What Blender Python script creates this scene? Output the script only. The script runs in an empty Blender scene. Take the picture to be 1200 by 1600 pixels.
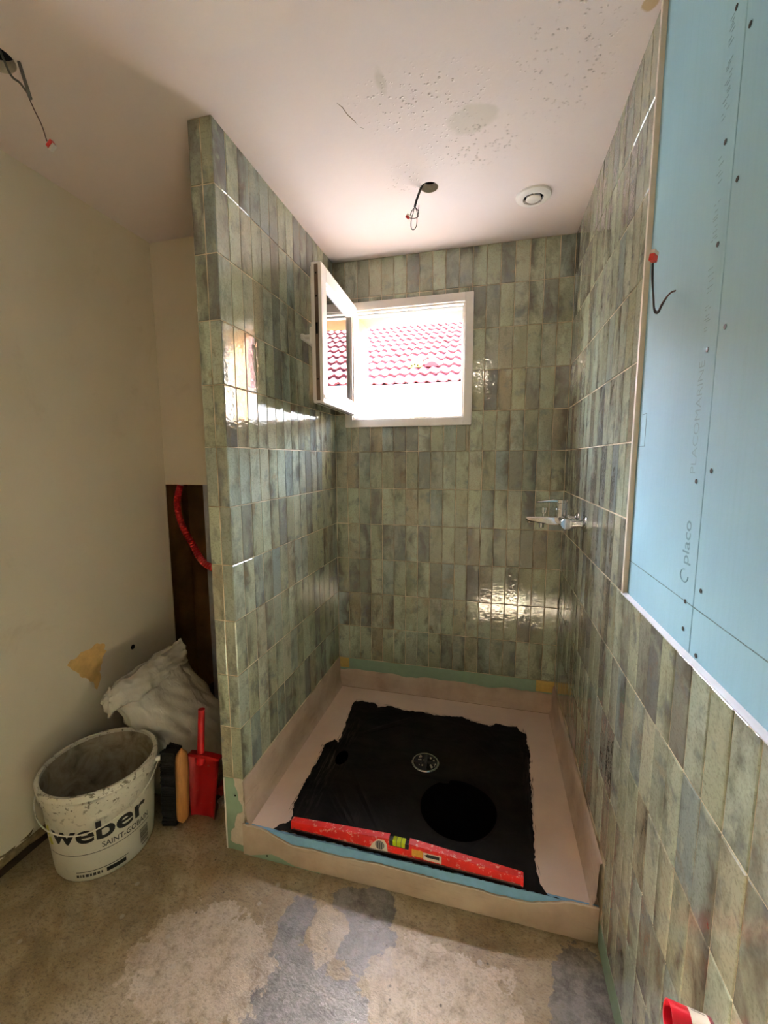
import bpy, bmesh, math, random
from mathutils import Vector, Matrix, noise

# ------------------------------------------------------------------ camera, sky, sun, exposure
SC = bpy.context.scene
COL = SC.collection
F_PX, YAW, PITCH, ROLL = 658.15, 0.25094, -0.12357, 0.00296
cam_d = bpy.data.cameras.new('camera')
cam_d.sensor_fit = 'HORIZONTAL'; cam_d.sensor_width = 36.0
cam_d.lens = F_PX / 1200.0 * 36.0
cam_d.clip_start = 0.02; cam_d.clip_end = 200
cam = bpy.data.objects.new('camera', cam_d); COL.objects.link(cam)
Rm = (Matrix.Rotation(YAW, 3, 'Z') @ Matrix.Rotation(PITCH, 3, 'X') @ Matrix.Rotation(ROLL, 3, 'Y')
      @ Matrix.Rotation(math.pi / 2, 3, 'X'))
cam.matrix_world = Matrix.Translation((-0.3496, -2.2549, 1.4665)) @ Rm.to_4x4()
SC.camera = cam

SUN_DIR = Vector((0.28, -1.0, -0.90)).normalized()
SUN_STRENGTH = 140.0
SKY_STRENGTH = 4.6
BULB = 1.1                       # watts of the bulb behind the viewer
world = bpy.data.worlds.new('world'); SC.world = world; world.use_nodes = True
wn = world.node_tree; wn.nodes.clear()
sky = wn.nodes.new('ShaderNodeTexSky'); sky.sky_type = 'NISHITA'; sky.sun_disc = False
sky.sun_elevation = math.radians(41); sky.sun_rotation = math.radians(-11); sky.dust_density = 1.5
bg = wn.nodes.new('ShaderNodeBackground'); bg.inputs[1].default_value = SKY_STRENGTH
wo = wn.nodes.new('ShaderNodeOutputWorld')
wn.links.new(sky.outputs[0], bg.inputs[0]); wn.links.new(bg.outputs[0], wo.inputs[0])
sun_d = bpy.data.lights.new('sun', 'SUN'); sun_d.energy = SUN_STRENGTH; sun_d.angle = math.radians(0.6)
sun_d.color = (1.0, 0.975, 0.95)
sun = bpy.data.objects.new('sun', sun_d); COL.objects.link(sun)
sun.rotation_euler = SUN_DIR.to_track_quat('-Z', 'Y').to_euler(); sun.location = (-1.5, 6, 6)
SC.view_settings.view_transform = 'Standard'; SC.view_settings.look = 'None'
SC.view_settings.exposure = 1.8; SC.view_settings.gamma = 1.0
SC.view_settings.use_curve_mapping = False
SC.cycles.max_bounces = 8; SC.cycles.diffuse_bounces = 5; SC.cycles.glossy_bounces = 3; SC.cycles.transparent_max_bounces = 6
SC.cycles.use_adaptive_sampling = True; SC.cycles.adaptive_threshold = 0.05
SC.cycles.sample_clamp_indirect = 6.0
SC.cycles.caustics_reflective = False; SC.cycles.caustics_refractive = False
SC.cycles.use_denoising = True

# ------------------------------------------------------------------ measured room
ZC = 2.508                       # ceiling
XL = -1.985                      # left wall
W = 1.206                        # shower width, x from -W to 0
PT = 0.087                       # partition thickness
YN = -1.013                      # front of partition
YNICHE = -0.424                  # wall of the corner behind the partition
YREAR = -3.05                    # wall behind the camera
TZ = 0.125                       # top of the shower tray
CP, RP = 0.067, 0.20207          # tile pitch
ZROW = lambda k: 1.51 - (k - 5) * RP
ZTB = ZROW(11)                   # bottom edge of the tiling in the shower
WX0, WX1, WZ0, WZ1 = -1.092, -0.508, 1.684, 2.242      # window opening
FX0, FX1, FZ0, FZ1 = -1.143, -0.461, 1.643, 2.293      # window frame outside
rnd = random.Random(7)

# ------------------------------------------------------------------ node helpers
def srgb(r, g, b):
    f = lambda c: c / 12.92 if c <= 0.04045 else ((c + 0.055) / 1.055) ** 2.4
    return (f(r / 255), f(g / 255), f(b / 255), 1.0)

class NT:
    def __init__(s, name):
        s.m = bpy.data.materials.new(name); s.m.use_nodes = True
        s.t = s.m.node_tree; s.n = s.t.nodes; s.l = s.t.links
        s.b = s.n['Principled BSDF']
    def node(s, typ, **kw):
        n = s.n.new(typ)
        for k, v in kw.items(): setattr(n, k, v)
        return n
    def link(s, a, b): s.l.new(a, b)
    def put(s, sock, v):
        if hasattr(v, 'is_linked') or isinstance(v, bpy.types.NodeSocket): s.l.new(v, sock)
        else: sock.default_value = v
    def obj(s): return s.node('ShaderNodeTexCoord').outputs['Object']
    def pos(s): return s.node('ShaderNodeNewGeometry').outputs['Position']
    def mapping(s, vec, scale=(1, 1, 1), loc=(0, 0, 0), rot=(0, 0, 0)):
        n = s.node('ShaderNodeMapping'); s.link(vec, n.inputs[0])
        s.put(n.inputs['Scale'], scale); s.put(n.inputs['Location'], loc); s.put(n.inputs['Rotation'], rot)
        return n.outputs[0]
    def noise(s, vec, scale, detail=3, rough=0.5, dist=0.0):
        n = s.node('ShaderNodeTexNoise'); s.link(vec, n.inputs['Vector'])
        n.inputs['Scale'].default_value = scale; n.inputs['Detail'].default_value = detail
        n.inputs['Roughness'].default_value = rough; n.inputs['Distortion'].default_value = dist
        return n.outputs[0]
    def voro(s, vec, scale, feature='F1'):
        n = s.node('ShaderNodeTexVoronoi', feature=feature); s.link(vec, n.inputs['Vector'])
        n.inputs['Scale'].default_value = scale
        return n.outputs['Distance']
    def ramp(s, fac, stops, interp='LINEAR'):
        n = s.node('ShaderNodeValToRGB'); s.link(fac, n.inputs[0]); cr = n.color_ramp; cr.interpolation = interp
        while len(cr.elements) < len(stops): cr.elements.new(0.5)
        for e, (p, c) in zip(cr.elements, stops):
            e.position = p; e.color = c if hasattr(c, '__len__') else (c, c, c, 1)
        return n.outputs[0]
    def mix(s, fac, a, b, mode='MIX'):
        n = s.node('ShaderNodeMix', data_type='RGBA', blend_type=mode)
        s.put(n.inputs[0], fac); s.put(n.inputs[6], a); s.put(n.inputs[7], b)
        return n.outputs[2]
    def math(s, op, a, b=0.0, clamp=False):
        n = s.node('ShaderNodeMath', operation=op); n.use_clamp = clamp
        s.put(n.inputs[0], a); s.put(n.inputs[1], b); return n.outputs[0]
    def blob(s, vec, c, r, soft=0.4, wob=0.0, wscale=20):
        """1 inside an ellipsoid-shaped spot, 0 outside, with a wobbly edge"""
        mp = s.mapping(vec, scale=tuple(1 / q for q in r), loc=tuple(-a / q for a, q in zip(c, r)))
        ln = s.node('ShaderNodeVectorMath', operation='LENGTH'); s.link(mp, ln.inputs[0])
        d = ln.outputs['Value']
        if wob:
            c_ = s.__dict__.setdefault('wobbles', {})
            if wscale not in c_: c_[wscale] = s.math('SUBTRACT', s.noise(vec, wscale, 6, 0.68), 0.5)
            d = s.math('ADD', d, s.math('MULTIPLY', c_[wscale], wob))
        return s.ramp(d, [(1 - soft, 1.0), (1.0, 0.0)]) if soft < 1 else s.ramp(d, [(0, 1.0), (1.0, 0.0)])
    def bump(s, h, strength=0.3, dist=0.01, normal=None):
        n = s.node('ShaderNodeBump'); n.inputs['Strength'].default_value = strength
        n.inputs['Distance'].default_value = dist; s.link(h, n.inputs['Height'])
        if normal is not None: s.link(normal, n.inputs['Normal'])
        return n.outputs[0]
    def done(s, color=None, rough=None, metal=None, spec=None, normal=None, coat=None, **kw):
        b = s.b
        if color is not None: s.put(b.inputs['Base Color'], color)
        if rough is not None: s.put(b.inputs['Roughness'], rough)
        if metal is not None: s.put(b.inputs['Metallic'], metal)
        if spec is not None: s.put(b.inputs['Specular IOR Level'], spec)
        if coat is not None: s.put(b.inputs['Coat Weight'], coat)
        if normal is not None: s.link(normal, b.inputs['Normal'])
        for k, v in kw.items(): s.put(b.inputs[k], v)
        return s.m

M = {}
def simple(name, col, rough=0.5, metal=0.0, var=0.12, scale=30, bump=0.0, spec=0.5, coat=0.0, stretch=(1, 1, 1)):
    t = NT(name); v = t.mapping(t.obj(), scale=stretch)
    n = t.noise(v, scale, 5, 0.6)
    dark = tuple(c * (1 - var) for c in col[:3]) + (1,); lite = tuple(min(1, c * (1 + var)) for c in col[:3]) + (1,)
    c = t.ramp(n, [(0.3, dark), (0.7, lite)])
    nm = t.bump(n, bump, 0.004) if bump else None
    M[name] = t.done(c, rough, metal, spec, nm, coat)
    return M[name]

simple('plain_white', srgb(226, 222, 214), 0.45, var=0.04)
simple('pvc', srgb(232, 226, 218), 0.30, var=0.03)
simple('pvc_dark', srgb(96, 74, 54), 0.5, var=0.2)
simple('chrome', srgb(215, 215, 215), 0.07, 1.0, var=0.03)
simple('steel', srgb(150, 148, 145), 0.35, 1.0, var=0.15)
simple('stud_zinc', srgb(158, 158, 164), 0.5, 0.3, var=0.15)
simple('black', srgb(16, 15, 14), 0.6, var=0.3)
simple('dark_hole', srgb(14, 12, 10), 0.9, var=0.2, spec=0.1)
simple('ink', srgb(22, 21, 20), 0.55, var=0.15)
simple('ink_grey', srgb(70, 70, 68), 0.6, var=0.2)
simple('stamp_board', srgb(130, 166, 178), 0.8, var=0.12, scale=90)
simple('ink_board', srgb(108, 146, 160), 0.8, var=0.25, scale=90)
simple('pencil', srgb(96, 122, 128), 0.8, var=0.3, scale=60)
simple('yellow_logo', srgb(190, 190, 60), 0.5)
simple('cable_black', srgb(28, 26, 25), 0.45, var=0.2)
simple('cable_grey', srgb(84, 80, 76), 0.45, var=0.2)
simple('cable_brown', srgb(78, 44, 36), 0.45, var=0.2)
simple('clip_red', srgb(190, 44, 36), 0.3, var=0.15, scale=200)
simple('clip_clear', srgb(214, 206, 196), 0.2, var=0.05)
simple('conduit_red', srgb(176, 22, 20), 0.42, var=0.15)
simple('cardboard', srgb(120, 88, 56), 0.9, var=0.2)
simple('paper', srgb(150, 138, 120), 0.85, var=0.3)
simple('brick_red', srgb(150, 60, 48), 0.9, var=0.25)
simple('bristle', srgb(20, 19, 18), 0.85, var=0.5, scale=150, bump=0.6)
simple('wood', srgb(176, 122, 66), 0.55, var=0.22, scale=14, stretch=(6, 6, 0.8), bump=0.1)
simple('yellow_tape', srgb(196, 164, 92), 0.75, var=0.12, scale=60, bump=0.2)
simple('hydro_green', srgb(138, 162, 138), 0.85, var=0.06)
simple('hydro_blue', srgb(120, 168, 204), 0.8, var=0.08, scale=40)
simple('vial', srgb(190, 205, 40), 0.15, var=0.1)
simple('sticker_yellow', srgb(206, 160, 52), 0.5, var=0.15, scale=120)
simple('label_white', srgb(226, 218, 206), 0.5, var=0.06)
simple('dark_red', srgb(110, 22, 30), 0.4)
simple('trim_cream', srgb(206, 196, 176), 0.5, var=0.06)
simple('trim_white', srgb(204, 206, 212), 0.35, var=0.04)
simple('render_ochre', srgb(166, 122, 70), 0.9, var=0.08, bump=0.2)
simple('render_grey', srgb(128, 118, 104), 0.9, var=0.1, bump=0.2)
simple('facade_white', srgb(214, 210, 204), 0.9, var=0.03)
simple('zinc_sill', srgb(76, 76, 78), 0.6, var=0.1)
simple('ground_out', srgb(196, 188, 172), 0.95, var=0.15, scale=2)
simple('rust_panel', srgb(116, 84, 44), 0.85, var=0.35, scale=6, bump=0.2)
simple('bare_board', srgb(214, 176, 112), 0.95, var=0.12, scale=40)
simple('plaster_edge', srgb(196, 186, 168), 0.95, var=0.2, scale=50, bump=0.4)
simple('grey_pad', srgb(120, 122, 118), 0.6, var=0.1)
simple('plaster_smear', srgb(206, 192, 176), 0.95, var=0.1, scale=40, bump=0.4)
simple('old_adhesive', srgb(122, 104, 78), 0.95, var=0.45, scale=34, bump=0.9)
simple('timber_dark', srgb(52, 38, 24), 0.85, var=0.4, scale=20)

def mk_tile():
    t = NT('glazed_tile')
    oi = t.node('ShaderNodeObjectInfo'); r = oi.outputs['Random']
    r2 = t.math('FRACT', t.math('MULTIPLY', r, 17.31)); r3 = t.math('FRACT', t.math('MULTIPLY', r, 71.7))
    cmb = t.node('ShaderNodeCombineXYZ')
    t.link(t.math('MULTIPLY', r, 37.0), cmb.inputs[0]); t.link(t.math('MULTIPLY', r, 91.0), cmb.inputs[1]); t.link(t.math('MULTIPLY', r, 53.0), cmb.inputs[2])
    ob = t.obj()
    add = t.node('ShaderNodeVectorMath', operation='ADD'); t.link(ob, add.inputs[0]); t.link(cmb.outputs[0], add.inputs[1])
    v = add.outputs[0]
    base = t.ramp(r, [(0.0, srgb(138, 140, 116)), (0.14, srgb(154, 160, 136)), (0.28, srgb(168, 176, 152)), (0.42, srgb(128, 140, 136)),
                      (0.56, srgb(156, 160, 132)), (0.70, srgb(114, 116, 108)), (0.82, srgb(172, 178, 156)), (0.93, srgb(142, 134, 110)), (1.0, srgb(106, 110, 106))])
    sx = t.node('ShaderNodeSeparateXYZ'); t.link(ob, sx.inputs[0])
    # cloudy smears that run along the tile, heavier towards one long edge
    side = t.math('MULTIPLY', t.math('SUBTRACT', r2, 0.5), 2.0)
    lean = t.math('MULTIPLY', t.math('MULTIPLY', sx.outputs[0], side), 7.0)
    n1 = t.math('ADD', t.noise(t.mapping(v, scale=(1.0, 1.0, 0.50)), 19, 4, 0.62, 0.5), lean)
    n1 = t.math('ADD', n1, t.math('MULTIPLY', t.math('SUBTRACT', r3, 0.5), 0.20))
    c = t.mix(t.math('MULTIPLY', t.ramp(n1, [(0.48, 0.0), (0.78, 1.0)]), 0.82), base, srgb(76, 71, 60))
    n2 = t.noise(t.mapping(v, scale=(1.0, 1.0, 0.5), loc=(3, 1, 7)), 15, 3, 0.6, 0.5)
    c = t.mix(t.math('MULTIPLY', t.ramp(n2, [(0.52, 0.0), (0.70, 1.0)]), 0.55), c, srgb(172, 180, 156))
    n3 = t.noise(t.mapping(v, loc=(9, 4, 2)), 11, 3, 0.6, 0.6)
    c = t.mix(t.math('MULTIPLY', t.ramp(n3, [(0.60, 0.0), (0.76, 1.0)]), 0.45), c, srgb(134, 102, 66))
    n4 = t.noise(t.mapping(v, loc=(5, 8, 1)), 16, 3, 0.6, 0.4)
    c = t.mix(t.math('MULTIPLY', t.ramp(n4, [(0.56, 0.0), (0.72, 1.0)]), 0.7), c, srgb(98, 104, 106))
    vo = t.voro(v, 34)
    c = t.mix(t.math('MULTIPLY', t.ramp(vo, [(0.0, 1.0), (0.07, 0.0)]), 0.85), c, srgb(40, 34, 28))
    c = t.mix(t.math('MULTIPLY', t.ramp(t.noise(v, 170, 2, 0.7), [(0.48, 0.0), (0.72, 1.0)]), 0.4), c, srgb(84, 78, 62))
    # long ripples and small dimples in the glaze
    w1 = t.noise(t.mapping(v, scale=(1, 1, 0.45)), 24, 2, 0.4)
    w2 = t.noise(t.mapping(v, scale=(0.75, 0.75, 1.25)), 72, 1, 0.5, 0.6)
    h = t.math('ADD', w1, t.math('MULTIPLY', w2, 0.55))
    nm = t.bump(h, 0.30, 0.0028)
    M['tile'] = t.done(c, 0.03, 0.0, 0.65, nm)
mk_tile()

def mk_grout():
    t = NT('grout'); v = t.pos()
    n = t.noise(v, 9, 3)
    c = t.ramp(n, [(0.32, srgb(118, 104, 78)), (0.62, srgb(214, 198, 168))])
    M['grout'] = t.done(c, 0.95, spec=0.2)
mk_grout()

def mk_ceiling():
    t = NT('ceiling_paint'); v = t.pos()
    base = t.ramp(t.noise(v, 1.6, 3), [(0.3, srgb(222, 209, 205)), (0.7, srgb(229, 216, 212))])
    # flaking, pitted zones
    zones = None
    for c, r in (((-0.44, -0.68, ZC), (0.20, 0.14, 1)), ((-0.18, -0.95, ZC), (0.16, 0.30, 1)), ((-0.70, -0.57, ZC), (0.08, 0.10, 1)), ((-0.58, -0.90, ZC), (0.24, 0.14, 1))):
        b = t.blob(v, c, r, 0.9, 0.8, 14)
        zones = b if zones is None else t.math('MAXIMUM', zones, b)
    pits = t.ramp(t.voro(t.mapping(v, scale=(1, 1, 0.01)), 74), [(0.12, 1.0), (0.34, 0.0)])
    sel = t.ramp(t.noise(v, 38, 3), [(0.46, 0.0), (0.56, 1.0)])
    p = t.math('MULTIPLY', t.math('MULTIPLY', pits, sel), t.math('MULTIPLY', zones, 1.3, True))
    c = t.mix(t.math('MULTIPLY', p, 0.28, True), base, srgb(150, 136, 122))
    # filler patches
    g = t.blob(v, (-0.435, -0.80, ZC), (0.080, 0.062, 1), 0.25, 1.3, 9)
    c = t.mix(t.math('MULTIPLY', g, 0.55), c, srgb(196, 188, 172))
    g2 = t.blob(v, (-0.68, -0.99, ZC), (0.018, 0.055, 1), 0.5, 1.2, 16)
    c = t.mix(t.math('MULTIPLY', g2, 0.5), c, srgb(190, 180, 164))
    g3 = t.blob(v, (-0.026, -1.03, ZC), (0.020, 0.022, 1), 0.2, 0.6, 40)
    c = t.mix(t.math('MULTIPLY', g3, 0.85), c, srgb(186, 158, 112))
    smear = t.blob(v, (-1.0, -1.26, ZC), (0.20, 0.10, 1), 0.25, 0.6, 7)
    c = t.mix(t.math('MULTIPLY', smear, 0.35), c, srgb(236, 224, 214))
    h = t.math('ADD', t.math('MULTIPLY', p, 1.0), t.math('MULTIPLY', t.noise(v, 60, 3), 0.08))
    M['ceiling'] = t.done(c, 0.8, spec=0.25, normal=t.bump(h, 0.8, 0.005))
mk_ceiling()

def mk_wall():
    t = NT('wall_paint'); v = t.pos()
    c = t.ramp(t.noise(v, 2.2, 4), [(0.3, srgb(212, 203, 182)), (0.7, srgb(222, 213, 194))])
    d = t.math('MULTIPLY', t.ramp(t.noise(v, 5, 5, 0.7, 0.4), [(0.58, 0.0), (0.75, 1.0)]), 0.22)
    c = t.mix(d, c, srgb(170, 152, 116))
    h = t.noise(v, 120, 4, 0.6)
    M['wall'] = t.done(c, 0.78, spec=0.3, normal=t.bump(h, 0.18, 0.002))
mk_wall()

def mk_floor():
    t = NT('bare_screed'); v = t.pos()
    n = t.noise(v, 4.0, 6, 0.70, 0.5)
    c = t.ramp(n, [(0.26, srgb(112, 96, 68)), (0.42, srgb(150, 132, 100)), (0.55, srgb(172, 156, 126)), (0.72, srgb(196, 182, 156))])
    f = t.noise(t.mapping(v, scale=(1, 1.7, 1), rot=(0, 0, 0.6)), 70, 4, 0.75)
    c = t.mix(t.math('MULTIPLY', t.ramp(f, [(0.36, 1.0), (0.50, 0.0)]), 0.35), c, srgb(92, 76, 52))
    st = t.noise(t.mapping(v, scale=(1, 2.2, 1), rot=(0, 0, 0.5)), 9, 5, 0.72, 0.3)
    c = t.mix(t.math('MULTIPLY', t.ramp(st, [(0.54, 0.0), (0.70, 1.0)]), 0.5), c, srgb(96, 82, 58))
    # worn brown zone under the work corner on the left, paler in front of the shower
    # grey levelling compound with a broken outline, paler bare islands in it; the rearmost, out of view, added to bounce sunlight
    def u(lst, wob, ws, soft=0.05):
        out = None
        for cc, r in lst:
            b = t.blob(v, cc, r, soft, wob, ws); out = b if out is None else t.math('MAXIMUM', out, b)
        return out
    grey = u((((-0.86, -1.34, 0), (0.14, 0.12, 1)), ((-0.92, -1.20, 0), (0.050, 0.12, 1)), ((-0.70, -1.19, 0), (0.10, 0.11, 1)), ((-0.73, -1.42, 0), (0.16, 0.14, 1)),
              ((-0.06, -1.20, 0), (0.10, 0.16, 1)), ((-0.72, -1.08, 0), (0.10, 0.06, 1))), 1.9, 9)
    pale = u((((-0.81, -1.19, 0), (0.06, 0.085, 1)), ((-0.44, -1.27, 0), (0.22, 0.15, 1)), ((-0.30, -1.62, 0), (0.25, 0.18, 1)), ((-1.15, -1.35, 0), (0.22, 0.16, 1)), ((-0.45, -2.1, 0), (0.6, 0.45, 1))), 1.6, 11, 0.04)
    gc = t.ramp(t.noise(v, 17, 6, 0.78, 0.15), [(0.3, srgb(88, 84, 82)), (0.46, srgb(124, 120, 117)), (0.58, srgb(150, 146, 142)), (0.72, srgb(132, 124, 114))])
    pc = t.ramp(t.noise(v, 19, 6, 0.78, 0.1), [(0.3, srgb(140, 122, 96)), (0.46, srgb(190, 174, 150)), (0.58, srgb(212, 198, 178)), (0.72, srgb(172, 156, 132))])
    c = t.mix(grey, c, gc)
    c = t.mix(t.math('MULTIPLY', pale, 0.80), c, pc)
    c = t.mix(t.math('MULTIPLY', t.ramp(f, [(0.36, 1.0), (0.50, 0.0)]), 0.35), c, srgb(84, 72, 56))
    drops = t.ramp(t.voro(v, 9), [(0.06, 1.0), (0.08, 0.0)])
    c = t.mix(t.math('MULTIPLY', drops, 0.6), c, srgb(186, 178, 164))
    spots = t.ramp(t.voro(t.mapping(v, loc=(3, 5, 0)), 17), [(0.04, 1.0), (0.08, 0.0)])
    c = t.mix(t.math('MULTIPLY', spots, 0.8), c, srgb(50, 40, 30))
    rough = t.mix(grey, t.ramp(f, [(0.35, 0.50), (0.62, 0.26)]), t.ramp(f, [(0.38, 0.30), (0.60, 0.10)]))
    h = t.math('ADD', t.math('MULTIPLY', n, 0.6), t.math('MULTIPLY', f, 0.45))
    M['floor'] = t.done(c, rough, spec=0.8, normal=t.bump(h, 0.42, 0.008))
mk_floor()

def mk_board():
    t = NT('hydro_plasterboard'); v = t.pos()
    c = t.ramp(t.noise(v, 3, 3), [(0.3, srgb(146, 188, 204)), (0.7, srgb(154, 196, 210))])
    g = t.noise(t.mapping(v, scale=(1, 40, 1)), 3, 3)
    c = t.mix(t.math('MULTIPLY', t.ramp(g, [(0.45, 0.0), (0.7, 1.0)]), 0.12), c, srgb(128, 172, 184))
    h = t.noise(v, 240, 3)
    M['board'] = t.done(c, 0.7, spec=0.35, normal=t.bump(h, 0.12, 0.001))
mk_board()

def mk_coat():
    t = NT('tan_coat'); v = t.pos()
    c = t.ramp(t.noise(v, 7, 5, 0.6), [(0.3, srgb(172, 150, 130)), (0.55, srgb(190, 168, 148)), (0.75, srgb(200, 180, 160))])
    d = t.ramp(t.noise(t.mapping(v, scale=(1, 1, 7)), 9, 4, 0.6), [(0.60, 0.0), (0.76, 1.0)])
    c = t.mix(t.math('MULTIPLY', d, 0.35), c, srgb(120, 100, 84))
    h = t.math('ADD', t.noise(t.mapping(v, scale=(1, 1, 5)), 40, 3), t.math('MULTIPLY', t.noise(v, 220, 2), 0.4))
    M['coat'] = t.done(c, 0.7, spec=0.3, normal=t.bump(h, 0.18, 0.003))
    t = NT('tray_paint'); v = t.pos()
    c = t.ramp(t.noise(v, 6, 4), [(0.3, srgb(204, 180, 160)), (0.7, srgb(216, 194, 174))])
    h = t.math('ADD', t.noise(t.mapping(v, scale=(12, 2, 1)), 26, 3), t.noise(v, 300, 2))
    M['tray'] = t.done(c, 0.6, spec=0.3, normal=t.bump(h, 0.16, 0.002))
    t = NT('black_sealing_coat'); v = t.pos()
    n = t.noise(t.mapping(v, scale=(1, 2.4, 1)), 5, 5, 0.65, 1.2)
    c = t.ramp(n, [(0.35, srgb(14, 10, 6)), (0.72, srgb(24, 19, 14))])
    edge = t.math('MAXIMUM', t.blob(v, (-0.15, -0.55, TZ), (0.05, 0.5, 1), 0.8, 0.5, 12), t.blob(v, (-1.01, -0.6, TZ), (0.07, 0.45, 1), 0.8, 0.6, 10))
    st = t.ramp(t.noise(t.mapping(v, scale=(9, 1, 1)), 10, 4, 0.6, 0.5), [(0.5, 0.0), (0.72, 1.0)])
    c = t.mix(t.math('MULTIPLY', t.math('MULTIPLY', edge, st), 0.5), c, srgb(96, 88, 80))
    rough = t.ramp(n, [(0.35, 0.62), (0.65, 0.40)])
    h = t.noise(t.mapping(v, scale=(3, 1, 1)), 50, 3)
    M['black_coat'] = t.done(c, rough, spec=0.12, normal=t.bump(h, 0.2, 0.002))
    t = NT('deep_black_coat')
    M['deep_black'] = t.done(t.ramp(t.noise(t.pos(), 20, 2), [(0.3, srgb(3, 3, 3)), (0.7, srgb(5, 5, 5))]), 0.9, spec=0.0)
mk_coat()

def mk_bucket():
    t = NT('bucket_plastic'); v = t.obj()
    n = t.noise(v, 60, 4, 0.7)
    c = t.ramp(t.noise(v, 5, 3), [(0.3, srgb(206, 202, 186)), (0.7, srgb(222, 218, 204))])
    sep = t.node('ShaderNodeSeparateXYZ'); t.link(v, sep.inputs[0])
    up = t.ramp(sep.outputs[2], [(0.20, 0.0), (0.30, 1.0)])
    sp = t.ramp(t.noise(v, 52, 5, 0.62, 0.5), [(0.555, 0.0), (0.62, 1.0)])
    c = t.mix(t.math('MULTIPLY', t.math('MULTIPLY', sp, up), 0.85), c, srgb(92, 84, 66))
    c = t.mix(t.math('MULTIPLY', t.ramp(n, [(0.6, 0.0), (0.8, 1.0)]), 0.25), c, srgb(130, 120, 98))
    M['bucket'] = t.done(c, 0.45, spec=0.4, normal=t.bump(n, 0.12, 0.002))
    t = NT('bucket_inside'); v = t.obj()
    c = t.ramp(t.noise(v, 11, 5, 0.65, 0.6), [(0.3, srgb(104, 94, 76)), (0.5, srgb(160, 150, 130)), (0.7, srgb(186, 178, 160))])
    M['bucket_in'] = t.done(c, 0.8, spec=0.2)
    t = NT('sack_plastic'); v = t.obj()
    c = t.ramp(t.noise(v, 8, 4), [(0.3, srgb(188, 182, 168)), (0.7, srgb(214, 210, 200))])
    h = t.noise(t.mapping(v, scale=(1, 1, 0.5)), 34, 4, 0.6, 1.0)
    wv = t.math('MULTIPLY', t.noise(v, 700, 1), 0.25)
    M['sack'] = t.done(c, 0.42, spec=0.4, normal=t.bump(t.math('ADD', h, wv), 0.5, 0.008))
mk_bucket()

def mk_red(name, col, worn, amount, scale=50):
    t = NT(name); v = t.obj()
    n = t.noise(v, scale, 5, 0.7)
    c = t.mix(t.ramp(n, [(amount, 0.0), (amount + 0.05, 1.0)]), col, worn)
    c = t.mix(t.math('MULTIPLY', t.ramp(t.noise(v, scale * 0.3, 4), [(0.4, 0.0), (0.7, 1.0)]), 0.4), c, tuple(x * 0.45 for x in col[:3]) + (1,))
    M[name] = t.done(c, 0.4, spec=0.5, normal=t.bump(n, 0.15, 0.002))
mk_red('level_red', srgb(214, 30, 26), srgb(226, 176, 156), 0.57, 60)
mk_red('shovel_red', srgb(158, 14, 18), srgb(140, 92, 80), 0.62, 40)
mk_red('sleeve_red', srgb(206, 22, 46), srgb(220, 60, 70), 0.7, 60)
mk_red('handle_red', srgb(186, 10, 22), srgb(210, 120, 110), 0.72, 60)

def mk_glass():
    t = NT('window_glass')
    t.n.remove(t.b)
    out = t.n['Material Output']
    tr = t.node('ShaderNodeBsdfTransparent'); gl = t.node('ShaderNodeBsdfGlossy'); gl.inputs['Roughness'].default_value = 0.01
    fr = t.node('ShaderNodeFresnel'); fr.inputs[0].default_value = 1.65
    mx = t.node('ShaderNodeMixShader')
    t.link(t.math('MULTIPLY', fr.outputs[0], 1.7, True), mx.inputs[0]); t.link(tr.outputs[0], mx.inputs[1]); t.link(gl.outputs[0], mx.inputs[2]); t.link(mx.outputs[0], out.inputs[0])
    M['glass'] = t.m
mk_glass()

def mk_roof():
    t = NT('roof_tile'); oi = t.node('ShaderNodeObjectInfo')
    c = t.ramp(oi.outputs['Random'], [(0, srgb(92, 28, 30)), (0.5, srgb(100, 33, 33)), (1, srgb(86, 24, 28))])
    n = t.noise(t.pos(), 12, 4)
    c = t.mix(t.math('MULTIPLY', n, 0.25), c, srgb(112, 52, 52))
    M['roof_tile'] = t.done(c, 0.8, spec=0.3)
mk_roof()

# ------------------------------------------------------------------ mesh helpers
def mesh_of(bm, name, smooth=False):
    me = bpy.data.meshes.new(name); bmesh.ops.recalc_face_normals(bm, faces=bm.faces); bm.to_mesh(me); bm.free()
    if smooth:
        for p in me.polygons: p.use_smooth = True
    return me

def obj(name, bm, mat, parent=None, loc=None, rot=None, smooth=False, auto=None):
    me = bm if isinstance(bm, bpy.types.Mesh) else mesh_of(bm, name, smooth)
    if mat and not me.materials: me.materials.append(M[mat])
    o = bpy.data.objects.new(name, me); COL.objects.link(o)
    if loc is not None: o.location = loc
    if rot is not None: o.rotation_euler = rot
    if parent: o.parent = parent
    if auto is not None:
        md = o.modifiers.new('edges', 'EDGE_SPLIT'); md.split_angle = math.radians(auto)
    return o

def thing(name, label, cat, loc=(0, 0, 0), rot=(0, 0, 0), group=None):
    o = bpy.data.objects.new(name, None); COL.objects.link(o); o.location = loc; o.rotation_euler = rot
    o.empty_display_size = 0.05
    return tag(o, label, cat, group)

def tag(o, label=None, cat=None, group=None, kind=None):
    if label: o['label'] = label
    if cat: o['category'] = cat
    if group: o['group'] = group
    if kind: o['kind'] = kind
    return o

def struct(o, label, cat): return tag(o, label, cat, kind='structure')

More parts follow.
